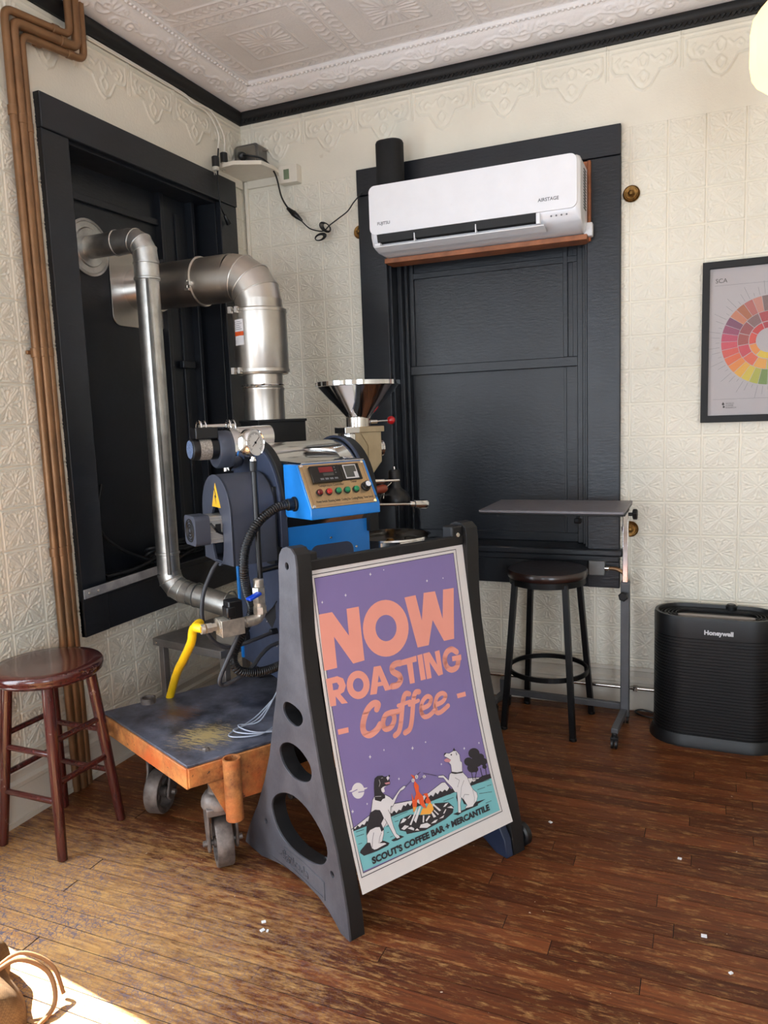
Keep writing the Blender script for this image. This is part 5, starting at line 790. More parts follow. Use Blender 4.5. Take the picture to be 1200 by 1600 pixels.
P_(sg, 'hinge_block', BLKP, lambda m: (m.box(.05, .085, .225, .275, 1.02, 1.075)), bevel=.006); P_(sg, 'hinge_block', BLKP, lambda m: m.box(SW_-.10, SW_-.05, .225, .275, 1.03, 1.085), bevel=.006)
P_(sg, 'hinge_bolt', STEEL, lambda m: m.rod((SW_-.075, .222, 1.055), (SW_-.075, .228, 1.055), .008))
P_(sg, 'cross_tube', BLKP, lambda m: m.rod((.04, .40, .27), (SW_-.04, .40, .27), .018)); P_(sg, 'cross_tube', BLKP, lambda m: m.rod((.04, .19, .14), (SW_-.04, .19, .14), .014))
P_(sg, 'back_sheet', BLKP, lambda m: m.prism([(.30, 1.03), (.33, .75), (.37, .60), (.42, .45), (.47, .32), (.475, .325), (.425, .455), (.375, .605), (.335, .755), (.305, 1.03)], lambda b, z: (.055, b, z), lambda b, z: (SW_-.055, b, z)))
P_(sg, 'lower_web', M('navy_plastic', (34, 46, 70), .45), lambda m: m.prism([(.01, .002), (.06, .0), (.20, .06), (.30, .20), (.20, .35), (.06, .12), (.02, .06)], lambda b, z: (SW_-.085, b, z), lambda b, z: (SW_-.055, b, z)), bevel=.003)  # navy web inside the right side panel
wh = P_(sg, 'wheel', FABLK, lambda m: m.lathe([(.012, -.016), (.034, -.016), (.040, -.010), (.040, .008), (.034, .014), (.028, .008), (.012, .009), (.010, .014), (0, .014)], (SW_+.018, .042, .040), (1, 0, 0), 32))
P_(wh, 'hub_bolt', STEEL, lambda m: m.rod((SW_+.028, .042, .04), (SW_+.037, .042, .04), .006))
# poster: a slightly dished sheet
def pb(z): return .0886*z**3-.2976*z*z+.4739*z-.039
_Z = [.0+i*.002 for i in range(560)]; _A = [0]
for a, b in zip(_Z, _Z[1:]): _A.append(_A[-1]+math.hypot(b-a, pb(b)-pb(a)))
_A0 = _A[60]
def S(u, v, off=0):                    # poster coordinates: u across, v up along the sheet
    t = v+_A0; i = min(max(0, int(t/(_A[-1]/559))), 558)
    while i > 0 and _A[i] > t: i -= 1
    while i < 557 and _A[i+1] < t: i += 1
    z = _Z[i]+(t-_A[i])/(_A[i+1]-_A[i])*.002; s = .2659*z*z-.5952*z+.4739; n = math.hypot(1, s)
    return Vector((u, pb(z)-off/n, z+off*s/n))
def flat_print(name, mat, polys, off, parent, step=.03, bmin=None):
    bm = bmesh.new()
    for loops in polys:
        if not loops: continue
        if not isinstance(loops[0][0], (tuple, list, Vector)): loops = [loops]
        fl_ = [p for l in loops for p in l]; vs = [bm.verts.new((p[0], p[1], 0)) for p in fl_]
        for t in tessellate_polygon([[Vector((p[0], p[1], 0)) for p in l] for l in loops]):
            try: bm.faces.new([vs[i] for i in t])
            except ValueError: pass
    for k in range(1, int(.96/step)):
        bmesh.ops.bisect_plane(bm, geom=bm.verts[:]+bm.edges[:]+bm.faces[:], plane_co=(0, k*step, 0), plane_no=(0, 1, 0))
    bm.normal_update()
    for f in bm.faces:
        if f.normal.z < 0: f.normal_flip()
    for v in bm.verts: v.co = S(v.co.x, v.co.y, off)
    me = bpy.data.meshes.new(name); bm.to_mesh(me); bm.free(); me.materials.append(mat)
    o = bpy.data.objects.new(name, me); COL.objects.link(o); o.parent = parent; return o
def strokes(pts, wd):                  # a pen stroke as overlapping quads and round joints
    out = []; pts = [Vector((p[0], p[1])) for p in pts]
    if wd > .01 and len(pts) > 3: pts = spline(pts, 5)
    for a, b in zip(pts, pts[1:]):
        d = (b-a)
        if d.length < 1e-6: continue
        d.normalize(); n = Vector((-d.y, d.x))*wd/2; out.append([tuple(a+n), tuple(a-n), tuple(b-n), tuple(b+n)])
    nn = 10 if wd > .006 else 6
    if wd > .0035:
        for p in pts: out.append([(p.x+wd/2*math.cos(2*PI*k/nn), p.y+wd/2*math.sin(2*PI*k/nn)) for k in range(nn)])
    return out
def rectp(u0, u1, v0, v1): return [(u0, v0), (u1, v0), (u1, v1), (u0, v1)]
U0, U1, V0_, V1_ = .052, .653, .0, .948
SHEET = M('poster_white', (222, 216, 212), .42, var=.015); SHEET.node_tree.nodes['Principled BSDF'].inputs['Roughness'].default_value = .42
pm = MB(); nz = 40
for k in range(nz+1):
    for off in (0, -.003):
        for u in (U0, U1): pm.v.append(S(u, V0_+(V1_-V0_)*k/nz, off))
for k in range(nz): a = k*4; pm.f += [(a, a+1, a+5, a+4), (a+2, a+6, a+7, a+3), (a, a+4, a+6, a+2), (a+1, a+3, a+7, a+5)]
poster = pm.build('poster', SHEET, sg, smooth=50)
tag(poster, 'white-bordered poster sheet')
PC = {'v': ('purple_print', (130, 115, 166)), 'l': ('salmon_print', (238, 160, 142)), 'w': ('white_print', (226, 222, 222)), 'k': ('black_print', (46, 42, 46)), 't': ('teal_print', (122, 188, 192)), 'p': ('pink_print', (206, 140, 146)), 'r': ('red_print', (232, 92, 46)), 'o': ('orange_print', (246, 172, 70))}
PM = {k: M(n, c, .45, var=.01) for k, (n, c) in PC.items()}
A0, A1, B0, B1 = .0695, .6085, .0535, .904
flat_print('sky_print', PM['v'], [rectp(A0, A1, B0, B1)], .0006, poster)
def frame_lines(u0, u1, v0, v1, w_): return [rectp(u0, u1, v0, v0+w_), rectp(u0, u1, v1-w_, v1), rectp(u0, u0+w_, v0, v1), rectp(u1-w_, u1, v0, v1)]
flat_print('border_line', PM['k'], frame_lines(.0595, .6215, .0425, .916, .0022)+frame_lines(A0-.0012, A1+.0012, B0-.0012, B1+.0012, .0018), .0007, poster)
lay = {}; letters = []
for it in ART:
    if it[1] == 'l': letters.append([it[3]] if it[0] == 'P' else [[q] for q in strokes(it[4], it[3])]); continue
    if it[0] == 'P': lay.setdefault((it[2], it[1]), []).append(it[3])
    else: lay.setdefault((it[2], it[1]), []).extend([[q] for q in strokes(it[4], it[3])])
for q in letters: flat_print('letter', PM['l'], q, .0011, poster)
NMS = {'l': 'lettering', 't': 'ground_print', 'r': 'flame_print', 'o': 'ember_print', 'w': 'white_figure_print', 'k': 'black_figure_print', 'v': 'moon_band_print', 'p': 'pink_detail_print'}
for i, ((L, c), polys) in enumerate(sorted(lay.items())):
    if (L, c) == (2, 'w'):
        for q in polys: flat_print('star_print' if len(q[0]) == 8 else 'moon_print', PM[c], [q], .0008+.00022*i, poster)
        continue
    flat_print(NMS[c], PM[c], polys, .0008+.00022*i, poster)
def text_uv(s, size, width):
    cu = bpy.data.curves.new('t', 'FONT'); cu.body = s; cu.size = size; cu.offset = .0012; cu.resolution_u = 3
    o = bpy.data.objects.new('t', cu); COL.objects.link(o); me = bpy.data.meshes.new_from_object(o.evaluated_get(bpy.context.evaluated_depsgraph_get()))
    W_ = max(v.co.x for v in me.vertices); k = width/W_; out = [[(me.vertices[i].co.x*k, me.vertices[i].co.y) for i in p.vertices] for p in me.polygons]
    bpy.data.objects.remove(o); bpy.data.curves.remove(cu); return out
flat_print('shop_lettering', PM['k'], [[[(.104+x, .0655+y) for x, y in p]] for p in text_uv("SCOUT'S COFFEE BAR + MERCANTILE", .0245, .466)], .0042, poster)

# ================================================================== THE PLATFORM CART
CZ = .385
ct = thing('platform_cart', 'low rusty orange platform cart with a scuffed dark steel deck on iron casters', 'cart', (.86, -1.87, 0))
cB, cA = V(0, 0, 0), V(-.593, .27, 0); e = V(.53, .85, 0).normalized(); Ln = 1.02
cC, cD = cB+e*Ln, cA+e*(Ln-.06)
def deckmat():
    t = NT('scuffed_steel_deck'); v = t.pos(); n = t.noise(v, 9, 8, .7)
    c = t.ramp(n, .35, .65, rgb(46, 48, 58), rgb(112, 114, 128))
    mp = t.add('ShaderNodeMapping'); mp.inputs['Rotation'].default_value = (0, 0, -1.0); mp.inputs['Scale'].default_value = (26, 190, 1); t.l(v, mp.inputs[0])
    sc = t.ramp(t.noise(mp.outputs[0], 1, 3), .70, .76); c = t.mixc(t.mixc(.5, (0, 0, 0, 1), sc), c, rgb(150, 156, 170))
    for (cx, cy, r, colr) in ((.78, -1.66, .17, (204, 178, 116)), (.56, -1.52, .14, (112, 78, 56))):
        m1 = t.add('ShaderNodeVectorMath', operation='DISTANCE'); t.l(v, m1.inputs[0]); m1.inputs[1].default_value = (cx, cy, CZ)
        mr = t.add('ShaderNodeMapRange'); mr.inputs[1].default_value = r; mr.inputs[2].default_value = 0; t.l(m1.outputs['Value'], mr.inputs[0])
        mu = t.add('ShaderNodeMath', operation='MULTIPLY_ADD'); t.l(mr.outputs[0], mu.inputs[0]); mu.inputs[1].default_value = .26; t.l(t.noise(mp.outputs[0], .9, 9, .85), mu.inputs[2])
        c = t.mixc(t.mixc(.8, (0, 0, 0, 1), t.ramp(mu.outputs[0], .62, .70)), c, rgb(*colr))
    t.l(c, t.p.inputs['Base Color']); t.p.inputs['Metallic'].default_value = .25
    t.l(t.ramp(n, .3, .7, (.3, .3, .3, 1), (.5, .5, .5, 1)), t.p.inputs['Roughness']); t.bump(n, .001, .5); return t.m
def rustmat():
    t = NT('rusty_orange_paint'); v = t.pos(); n = t.noise(v, 11, 9, .75)
    c = t.ramp(n, .35, .6, rgb(122, 74, 44), rgb(204, 138, 76)); c = t.mixc(t.ramp(t.noise(v, 4, 4), .5, .68), c, rgb(196, 92, 40))
    c = t.mixc(t.ramp(t.noise(v, 42, 6, .7), .62, .68), c, rgb(54, 40, 38)); t.l(c, t.p.inputs['Base Color']); t.p.inputs['Roughness'].default_value = .55; t.bump(n, .0015, .7); return t.m
DECK, RUST = deckmat(), rustmat(); IRON = M('worn_iron', (122, 112, 106), .5, .4, .2, 22, bump=.0008)
tp = [tuple((p.x, p.y)) for p in (cB, cC, cD, cA)]
cenp = (cB+cC+cD+cA)/4
inset = lambda k: [(cenp.x+(x-cenp.x)*k, cenp.y+(y-cenp.y)*k) for x, y in tp]
P_(ct, 'deck_plate', DECK, lambda m: m.prism(inset(1.004), lambda x, y: (x, y, CZ-.009), lambda x, y: (x, y, CZ)), bevel=.002)
def rail(m, a, b, th=.012, zt=CZ-.010, zb=CZ-.080):
    a, b = V(*a), V(*b); m.bar(a+V(0, 0, (zt+zb)/2), b+V(0, 0, (zt+zb)/2), th, zt-zb)
k_ = -e*.0
for a, b in ((cB, cA), (cA, cD), (cD, cC)): P_(ct, 'side_rail', RUST, lambda m: rail(m, a, b), bevel=.003)
P_(ct, 'side_rail', RUST, lambda m: (m.prism([(0, CZ-.075), (.11, CZ-.078), (.15, CZ-.165), (.30, CZ-.17), (Ln, CZ-.17), (Ln, CZ-.010), (0, CZ-.010)], lambda s_, z: tuple(e*s_+V(e.y, -e.x, 0)*.006+V(0, 0, z)), lambda s_, z: tuple(e*s_-V(e.y, -e.x, 0)*.006+V(0, 0, z)))), bevel=.003)
sk = e*.135+V(e.y, -e.x, 0)*.033
def sock(m, c, z0, z1, r=.029): m.lathe([(r-.006, z1-.10), (r-.006, z1), (r, z1), (r, z0), (r-.004, z0-.002), (0, z0-.002)], c, n=28, cap=False)
P_(ct, 'stake_socket', RUST, lambda m: sock(m, sk, .175, CZ-.002)); P_(ct, 'stake_socket', IRON, lambda m: sock(m, cA+e*.16+V(.02, -.01, 0), CZ-.1, CZ+.022))
P_(ct, 'gusset', RUST, lambda m: m.prism([(.06, CZ-.075), (.13, CZ-.075), (.125, .185), (.115, .185)], lambda s_, z: tuple(e*s_+V(e.y, -e.x, 0)*.016+V(0, 0, z)), lambda s_, z: tuple(e*s_+V(e.y, -e.x, 0)*.008+V(0, 0, z))))
P_(ct, 'deck_bolt', IRON, lambda m: m.lathe([(.013, 0), (.013, .006), (.008, .01), (0, .01)], tuple(e*.09-V(e.y, -e.x, 0)*.07+V(0, 0, CZ)), n=6))
def caster(c, rot, tr_=.03):                      # swivel at c, wheel trailing along local -x
    M4 = Matrix.Translation(c) @ Matrix.Rotation(rot, 4, 'Z')
    def T(fn):
        def g(m): fn(m); m.v = [tuple(M4 @ Vector(p)) for p in m.v]
        return g
    x = -tr_; WR_ = .082; plate = [(-.052, .205), (.052, .205), (.05, .16), (x+.034, .075), (x+.016, .055), (x-.016, .055), (x-.034, .075), (-.054, .15)]
    fk = P_(ct, 'caster_fork', IRON, T(lambda m: (m.lathe([(.034, .305), (.034, .25), (.046, .245), (.056, .23), (.060, .215), (.060, .20), (0, .20)], n=32), m.box(-.054, .054, -.05, .05, .185, .212),
        m.prism(plate, lambda a, z: (a, -.050, z), lambda a, z: (a, -.040, z)), m.prism(plate, lambda a, z: (a, .040, z), lambda a, z: (a, .050, z)))), bevel=.004)
    wl_ = P_(fk, 'wheel', IRON, T(lambda m: (m.lathe([(.062, -.027), (.079, -.027), (.082, -.022), (.082, .022), (.079, .027), (.062, .027), (.060, .0), (.062, -.027)], (x, 0, WR_), (0, 1, 0), 40, cap=False), m.lathe([(.0, -.030), (.018, -.030), (.020, 0), (.018, .030), (0, .030)], (x, 0, WR_), (0, 1, 0), 20),
        [m.bar((x, 0, WR_), (x+.062*math.cos(q), 0, WR_+.062*math.sin(q)), .016, .012, up=(0, 1, 0)) for q in (.4, 1.66, 2.91, 4.17, 5.43)])))
    P_(fk, 'axle_bolt', IRON, T(lambda m: m.lathe([(.010, 0), (.010, .128), (.006, .13)], (x, -.065, WR_), (0, 1, 0), 8)))
caster(e*.115-V(e.y, -e.x, 0)*.045, math.radians(134), .02); caster(V(-.40, .36, 0), math.radians(102), .05)
caster(cC-e*.12-V(e.y, -e.x, 0)*.09, math.radians(57)); caster(cD-e*.12+V(e.y, -e.x, 0)*.09, math.radians(57))

# ================================================================== STOOLS
def stoolwood():
    t = NT('cherry_stained_wood'); v = t.obj((60, 60, 5)); n = t.noise(v, 1.2, 4); c = t.ramp(n, .3, .7, rgb(58, 20, 18), rgb(80, 30, 25))
    c = t.mixc(t.ramp(t.noise(t.obj(), 14, 9, .85), .62, .65), c, rgb(128, 108, 108)); t.l(c, t.p.inputs['Base Color']); t.p.inputs['Roughness'].default_value = .22; t.p.inputs['Coat Weight'].default_value = .6; t.p.inputs['Coat Roughness'].default_value = .12; return t.m
SWOOD = stoolwood()
st = thing('wooden_stool', 'round-seated cherry-stained wooden stool at the left wall', 'stool', (.225, -1.80, 0))
P_(st, 'seat', SWOOD, lambda m: m.lathe([(.150, .592), (.172, .596), (.181, .606), (.180, .612), (.185, .618), (.186, .630), (.178, .640), (.15, .641), (.06, .636), (0, .635)], n=56), smooth=50)
tops = [(-.095, -.095), (.095, -.095), (.095, .095), (-.095, .095)]; feet = [(-.14, -.14), (.14, -.14), (.14, .14), (-.14, .14)]
LG = [(V(f[0], f[1], 0), V(t[0], t[1], .598)) for f, t in zip(feet, tops)]
for f, t in LG: P_(st, 'leg', SWOOD, lambda m: m.lathe([(.012, 0), (.0165, .004), (.0175, .1), (.0195, .35), (.020, (t-f).length)], f, t-f, 20))
for i, hs in ((0, (.20, .36)), (1, (.26, .405)), (2, (.20, .36)), (3, (.26, .405))):
    for h in hs:
        a, b = (LG[i][0].lerp(LG[i][1], h/.598), LG[(i+1) % 4][0].lerp(LG[(i+1) % 4][1], h/.598)); P_(st, 'rung', SWOOD, lambda m: m.rod(a, b, .0105, n=16))
bs = thing('metal_stool', 'black metal stool with a dark round wooden seat under the grey table', 'stool', (1.69, -.275, 0), math.radians(-6))
BKM = M('black_steel', (11, 11, 13), .4, .3)
P_(bs, 'seat', M('dark_walnut_seat', (40, 19, 14), .3, var=.2, vscale=10, coat=.5), lambda m: m.lathe([(.165, .70), (.178, .703), (.181, .712), (.181, .730), (.176, .737), (0, .738)], n=56), smooth=50)
P_(bs, 'seat_ring', BKM, lambda m: m.lathe([(.16, .672), (.172, .672), (.172, .70), (.16, .70)], n=48, cap=False))
for sx, sy in ((-1, -1), (1, -1), (1, 1), (-1, 1)):
    a, b = V(sx*.160, sy*.168, .012), V(sx*.115, sy*.115, .69)
    g = P_(bs, 'leg', BKM, lambda m: m.bar(a, b, .026, .026, up=(0, 1, 0)), bevel=.002); P_(g, 'foot_pad', FABLK, lambda m: m.rod((a.x, a.y, 0), (a.x, a.y, .014), .017))
P_(bs, 'foot_ring', BKM, lambda m: m.lathe([(.176, .250), (.184, .250), (.184, .272), (.176, .272)], (0, 0, 0), n=56, cap=False))

# ================================================================== TRAY TABLE
tb = thing('overbed_table', 'grey cantilever tray table on casters standing over the black metal stool', 'table', (1.745, -.32, 0))
TG = M('grey_laminate', (112, 108, 112), .4, var=.03); GS = M('grey_powder_steel', (92, 92, 94), .45, .4)
P_(tb, 'tabletop', TG, lambda m: m.box(-.305, .305, -.20, .20, 1.022, 1.034), bevel=.003, label='grey laminate top')
P_(tb, 'edge_band', MATTE, lambda m: m.box(-.303, .303, -.198, .198, 1.014, 1.0225), bevel=.003); P_(tb, 'support_plate', MATTE, lambda m: m.box(-.17, .30, -.10, .10, 1.002, 1.0145), bevel=.002)
P_(tb, 'inner_post', CHROME, lambda m: m.box(.272, .297, .085, .112, .60, 1.004), bevel=.003, label='bright chrome upper post'); P_(tb, 'outer_post', GS, lambda m: m.box(.265, .304, .08, .118, .05, .68), bevel=.004)
P_(tb, 'foot_rail', GS, lambda m: m.bar((.285, .14, .075), (.265, -.155, .075), .03, .025), bevel=.003); P_(tb, 'foot_rail', GS, lambda m: m.bar((-.285, .20, .075), (-.31, .02, .075), .03, .025), bevel=.003)
P_(tb, 'cross_rail', GS, lambda m: m.bar((-.30, .15, .085), (.27, .12, .085), .025, .03), bevel=.003); P_(tb, 'rail_bracket', GS, lambda m: m.box(-.31, -.27, .13, .17, .085, .15), bevel=.003)
def knob(o, c, ax, r=.02):
    return P_(o, 'knob', FABLK, lambda m: (m.rod(c, tuple(V(*c)+V(*ax)*.02), .008), m.lathe([(r*.6, .016), (r, .02), (r, .034), (r*.8, .038), (0, .038)], c, ax, 6)), bevel=.002)
knob(tb, (.297, .098, .985), (1, 0, 0), .026); knob(tb, (.10, -.05, 1.0), (0, -.3, -1), .018); knob(tb, (.285, .08, .62), (-.2, -1, 0), .022)
for x, y in ((.265, -.15), (.285, .14), (-.31, .03), (-.285, .19)):
    cf = P_(tb, 'caster', FABLK, lambda m: (m.rod((x, y, .04), (x, y, .068), .013), m.box(x-.016, x+.016, y-.016, y+.012, .03, .05)), bevel=.003)
    P_(cf, 'wheel', FABLK, lambda m: (m.lathe([(.016, -.014), (.022, -.013), (.022, -.004), (.016, -.003)], (x, y-.008, .022), (1, 0, 0), 20), m.lathe([(.016, .003), (.022, .004), (.022, .013), (.016, .014)], (x, y-.008, .022), (1, 0, 0), 20)))

# ================================================================== AIR PURIFIER
PX, PY = 2.405, -.225
pu = thing('air_purifier', 'tall black air purifier with a ribbed front standing at the right of the back wall', 'air purifier', (PX, PY, 0), math.radians(-1))
PB = M('purifier_black', (11, 11, 13), .42)
def stad(w_, d_, n=14):
    r = d_/2; out = []
    for cx, a0 in ((w_/2-r, -90), (-w_/2+r, 90)):
        for k in range(n+1): a = math.radians(a0+180*k/n); out.append((cx+r*math.cos(a), r*math.sin(a)))
    return out
def loft(m, secs, cap=True):
    n = len(secs[0][0]); o = len(m.v)
    for pts, z in secs:
        for p in pts: m.v.append((p[0], p[1], z))
    for i in range(len(secs)-1):
        for k in range(n): j = (k+1) % n; m.f.append((o+i*n+k, o+i*n+j, o+(i+1)*n+j, o+(i+1)*n+k))
    if cap: m.f.append(tuple(o+k for k in range(n))[::-1]); m.f.append(tuple(o+(len(secs)-1)*n+k for k in range(n)))
PWd, PDp = .502, .262
P_(pu, 'base', PB, lambda m: loft(m, [(stad(PWd+.035, PDp+.035), 0), (stad(PWd+.035, PDp+.035), .012), (stad(PWd+.006, PDp+.006), .05), (stad(PWd-.01, PDp-.01), .052)]), smooth=50)
def ribs(m):
    secs = []; z = .045
    while z < .478: secs += [(stad(PWd, PDp), z), (stad(PWd, PDp), z+.0085), (stad(PWd-.007, PDp-.007), z+.0095), (stad(PWd-.007, PDp-.007), z+.0125)]; z += .0136
    loft(m, secs)
P_(pu, 'ribbed_grille', PB, ribs, smooth=30)
P_(pu, 'top_shell', PB, lambda m: loft(m, [(stad(PWd+.001, PDp+.001), .478), (stad(PWd+.001, PDp+.001), .555), (stad(PWd-.006, PDp-.006), .568), (stad(PWd-.03, PDp-.03), .568), (stad(PWd-.04, PDp-.04), .545)]), smooth=50)
P_(pu, 'outlet_ring', PB, lambda m: [loft(m, [(stad(PWd-.055-.03*k, PDp-.055-.018*k), .546), (stad(PWd-.055-.03*k, PDp-.055-.018*k), .556-.0*k), (stad(PWd-.061-.03*k, PDp-.061-.018*k), .556), (stad(PWd-.061-.03*k, PDp-.061-.018*k), .546)], False) for k in range(5)])
P_(pu, 'control_panel', M('control_panel_grey', (128, 116, 108), .3, var=.02), lambda m: m.prism([(x, y-.075) for x, y in stad(.30, .035)], lambda x, y: (x, y, .553), lambda x, y: (x, y, .567)), bevel=.002)
P_(pu, 'top_knob', PB, lambda m: m.lathe([(.022, .556), (.022, .572), (.016, .58), (0, .58)], (.06, .10, 0), n=20))
text('badge', 'Honeywell', .026, M('silver_lettering', (205, 205, 208), .4), pu, ((-.045, -PDp/2-.0012, .500), (1, 0, 0), (0, 0, 1)), bold=.0012)
P_(pu, 'blue_sticker', M('blue_sticker', (60, 130, 176), .5), lambda m: m.box(.198, .222, -PDp/2+.004, -PDp/2+.008, .487, .512))
tag(MB().tube([V(2.17, -.10, .006), V(2.10, -.09, .005), V(2.06, -.05, .006), V(2.09, -.035, .012), V(2.14, -.04, .006)], .004, 8, 6).build('purifier_cord', FABLK, smooth=50), 'black cord lying on the floor behind the air purifier', 'cable')
# ================================================================== BURLAP SACK at the lower left
def burlap():
    t = NT('burlap'); v = t.obj((220, 220, 220)); wv = t.add('ShaderNodeTexChecker'); wv.inputs['Scale'].default_value = 1; t.l(v, wv.inputs[0])
    n = t.noise(t.obj(), 14, 5); t.l(t.mixc(.4, t.ramp(n, .3, .7, rgb(104, 76, 48), rgb(140, 108, 70)), wv.outputs[0], 'MULTIPLY'), t.p.inputs['Base Color']); t.p.inputs['Roughness'].default_value = .9; t.bump(wv.outputs[1], .001); return t.m
sa = thing('burlap_sack', 'brown burlap sack with a rope loop lying in the sunlight at the lower left', 'sack', (.60, -2.585, 0))
def sackm(m):
    n, q = 40, 14
    for i in range(q+1):
        f = PI/2*i/q
        for k in range(n):
            t = 2*PI*k/n; r = math.cos(f)**.6*(.20+.028*math.sin(3*t+1)+.02*math.sin(5*t+i*.3)+.008*math.sin(11*t)); m.v.append((r*math.cos(t), r*1.05*math.sin(t), .16*math.sin(f)**.8*(1+.12*math.sin(4*t+f*3))))
    for i in range(q):
        for k in range(n): j = (k+1) % n; m.f.append((i*n+k, i*n+j, (i+1)*n+j, (i+1)*n+k))
    m.f.append(tuple(range(n))[::-1]); m.f.append(tuple(q*n+k for k in range(n)))
P_(sa, 'sack_body', burlap(), sackm, smooth=80)
P_(sa, 'rope_loop', M('rope', (150, 108, 70), .8, bump=.001, bscale=200), lambda m: (m.tube([V(.12, .08, .10), V(.16, .13, .12), V(.215, .17, .07), V(.26, .14, .015), V(.27, .06, .008)], .006, 8, 8), m.tube([V(.11, .09, .10), V(.15, .145, .125), V(.21, .185, .08), V(.25, .18, .012)], .005, 8, 8)), smooth=60)

# ================================================================== THE COFFEE ROASTER (x along the drum, y away from the operator)
ro = thing('coffee_roaster', 'blue and chrome drum coffee roaster standing on the platform cart', 'coffee roaster', (.955, -1.36, 0), math.atan2(.835, .55))
BLUE = M('blue_enamel', (24, 124, 208), .35, var=.03, coat=.3); NAVY = M('navy_hammered_paint', (56, 64, 84), .42, var=.06, bump=.0003, bscale=260); BOX = M('dark_grey_housing', (62, 66, 78), .45, var=.03, bump=.0002, bscale=300)
GOLD = M('brushed_champagne_plate', (190, 164, 128), .38, .85, .05, 30); CAST = M('champagne_cast_metal', (186, 170, 142), .37, .85, .06)
ALU = M('extruded_aluminium', (190, 188, 182), .35, .8, .05); RED = M('red_plastic', (190, 24, 28), .25, coat=.5); GRN = M('green_button', (24, 130, 84), .3)
# cabinet
P_(ro, 'cabinet', NAVY, lambda m: m.box(.004, .356, .014, .456, .465, 1.08), bevel=.003)
fp = P_(ro, 'front_panel', BLUE, lambda m: m.box(-.004, .363, 0, .014, .47, 1.079), bevel=.002, label='bright blue front panel')
P_(ro, 'rear_panel', BLUE, lambda m: (m.box(-.004, .36, .456, .470, .47, .93)), bevel=.002)
P_(fp, 'handle_recess', NAVY, lambda m: m.prism([(x+.195, z+.935) for x, z in rrect(.185, .11, .032)], lambda x, z: (x, -.002, z), lambda x, z: (x, .002, z)), bevel=.0005)
P_(fp, 'panel_screw', STEEL, lambda m: [m.rod((x, -.001, z), (x, -.004, z), .0045) for x, z in ((.19, 1.012), (.30, .965))])
P_(ro, 'recess_band', MATTE, lambda m: m.box(.0, .357, .012, .42, 1.079, 1.12)); P_(ro, 'band_bolt', STEEL, lambda m: [m.rod((-.001, y, 1.098), (-.005, y, 1.098), .004) for y in (.03, .06)])
for x, y in ((.05, .06), (.31, .06), (.05, .41), (.31, .41)):
    cf = P_(ro, 'caster', RED if y < .1 else FABLK, lambda m: (m.box(x-.02, x-.014, y-.03, y+.02, .41, .46), m.box(x+.014, x+.02, y-.03, y+.02, .41, .46), m.box(x-.025, x+.025, y-.03, y+.03, .455, .466)), bevel=.002)
    P_(cf, 'wheel', FABLK, lambda m: m.lathe([(.01, -.012), (.032, -.012), (.035, -.008), (.035, .008), (.032, .012), (.01, .012)], (x, y-.005, CZ+.0355), (1, 0, 0), 24))
    P_(cf, 'axle', STEEL, lambda m: m.rod((x-.026, y-.005, CZ+.0355), (x+.026, y-.005, CZ+.0355), .008))
# control box
cbx = P_(ro, 'control_box', BLUE, lambda m: m.prism([(-.018, 1.30), (-.122, 1.302), (-.214, 1.152), (-.214, 1.118), (-.03, 1.112), (-.018, 1.12)], lambda b, z: (0, b, z), lambda b, z: (.278, b, z)), bevel=.003, label='bright blue control box')
n_ = Vector((0, -.150, .092)).normalized(); up_ = Vector((0, .092, .150)).normalized()
def CP(u, v, off=0): return Vector((.002+.268*u, -.122-.092*v, 1.302-.150*v))+n_*off     # u right, v down on the sloped face
def onface(m, pts, o0, o1): m.prism(pts, lambda u, v: tuple(CP(u, v, o0)), lambda u, v: tuple(CP(u, v, o1)))
cpl = P_(ro, 'control_panel', GOLD, lambda m: onface(m, [(.012, .02), (.985, .02), (.985, .975), (.012, .975)], -.001, .003), bevel=.0008, label='champagne metal control panel')
P_(cpl, 'panel_line', M('brown_line', (130, 84, 60), .5), lambda m: [onface(m, q, .0031, .0034) for q in (rectp(.05, .95, .062, .068), rectp(.05, .95, .93, .936), rectp(.048, .052, .062, .936), rectp(.948, .952, .062, .936))])
P_(cpl, 'panel_screw', CHROME, lambda m: [m.rod(CP(u, v, .003), CP(u, v, .0065), .006) for u, v in ((.045, .05), (.955, .05), (.045, .945), (.955, .945))])
tc = P_(cpl, 'temperature_controller', FABLK, lambda m: (onface(m, rectp(.13, .565, .10, .46), .003, .014)), bevel=.001)
LEDR = M('red_display', (120, 22, 30), .3, emit=.15); LCD = M('grey_display', (74, 74, 70), .3)
tm = P_(cpl, 'timer', FABLK, lambda m: onface(m, rectp(.585, .885, .08, .44), .003, .007), bevel=.001)
for nm, mt, rc, o in (('red_display', LEDR, (.255, .46, .135, .25), .0143), ('small_display', LCD, (.30, .455, .27, .33), .0143), ('button_row', INK, (.24, .29, .375, .415), .0143), ('button_row', INK, (.31, .36, .375, .415), .0143), ('button_row', INK, (.38, .43, .375, .415), .0143), ('button_row', INK, (.45, .50, .375, .415), .0143),
                      ('timer_bezel', M('white_bezel', (206, 202, 200), .4), (.635, .835, .10, .41), .0074), ('timer_screen', LCD, (.65, .82, .125, .385), .0082), ('timer_keys', M('white_bezel', (206, 202, 200), .4), (.775, .83, .27, .39), .0088), ('indicator', INK, (.485, .50, .14, .165), .0143), ('indicator', INK, (.485, .50, .20, .225), .0143), ('indicator', INK, (.485, .50, .26, .285), .0143)):
    P_(cpl, nm, mt, lambda m: onface(m, rectp(*rc), o-.001, o))
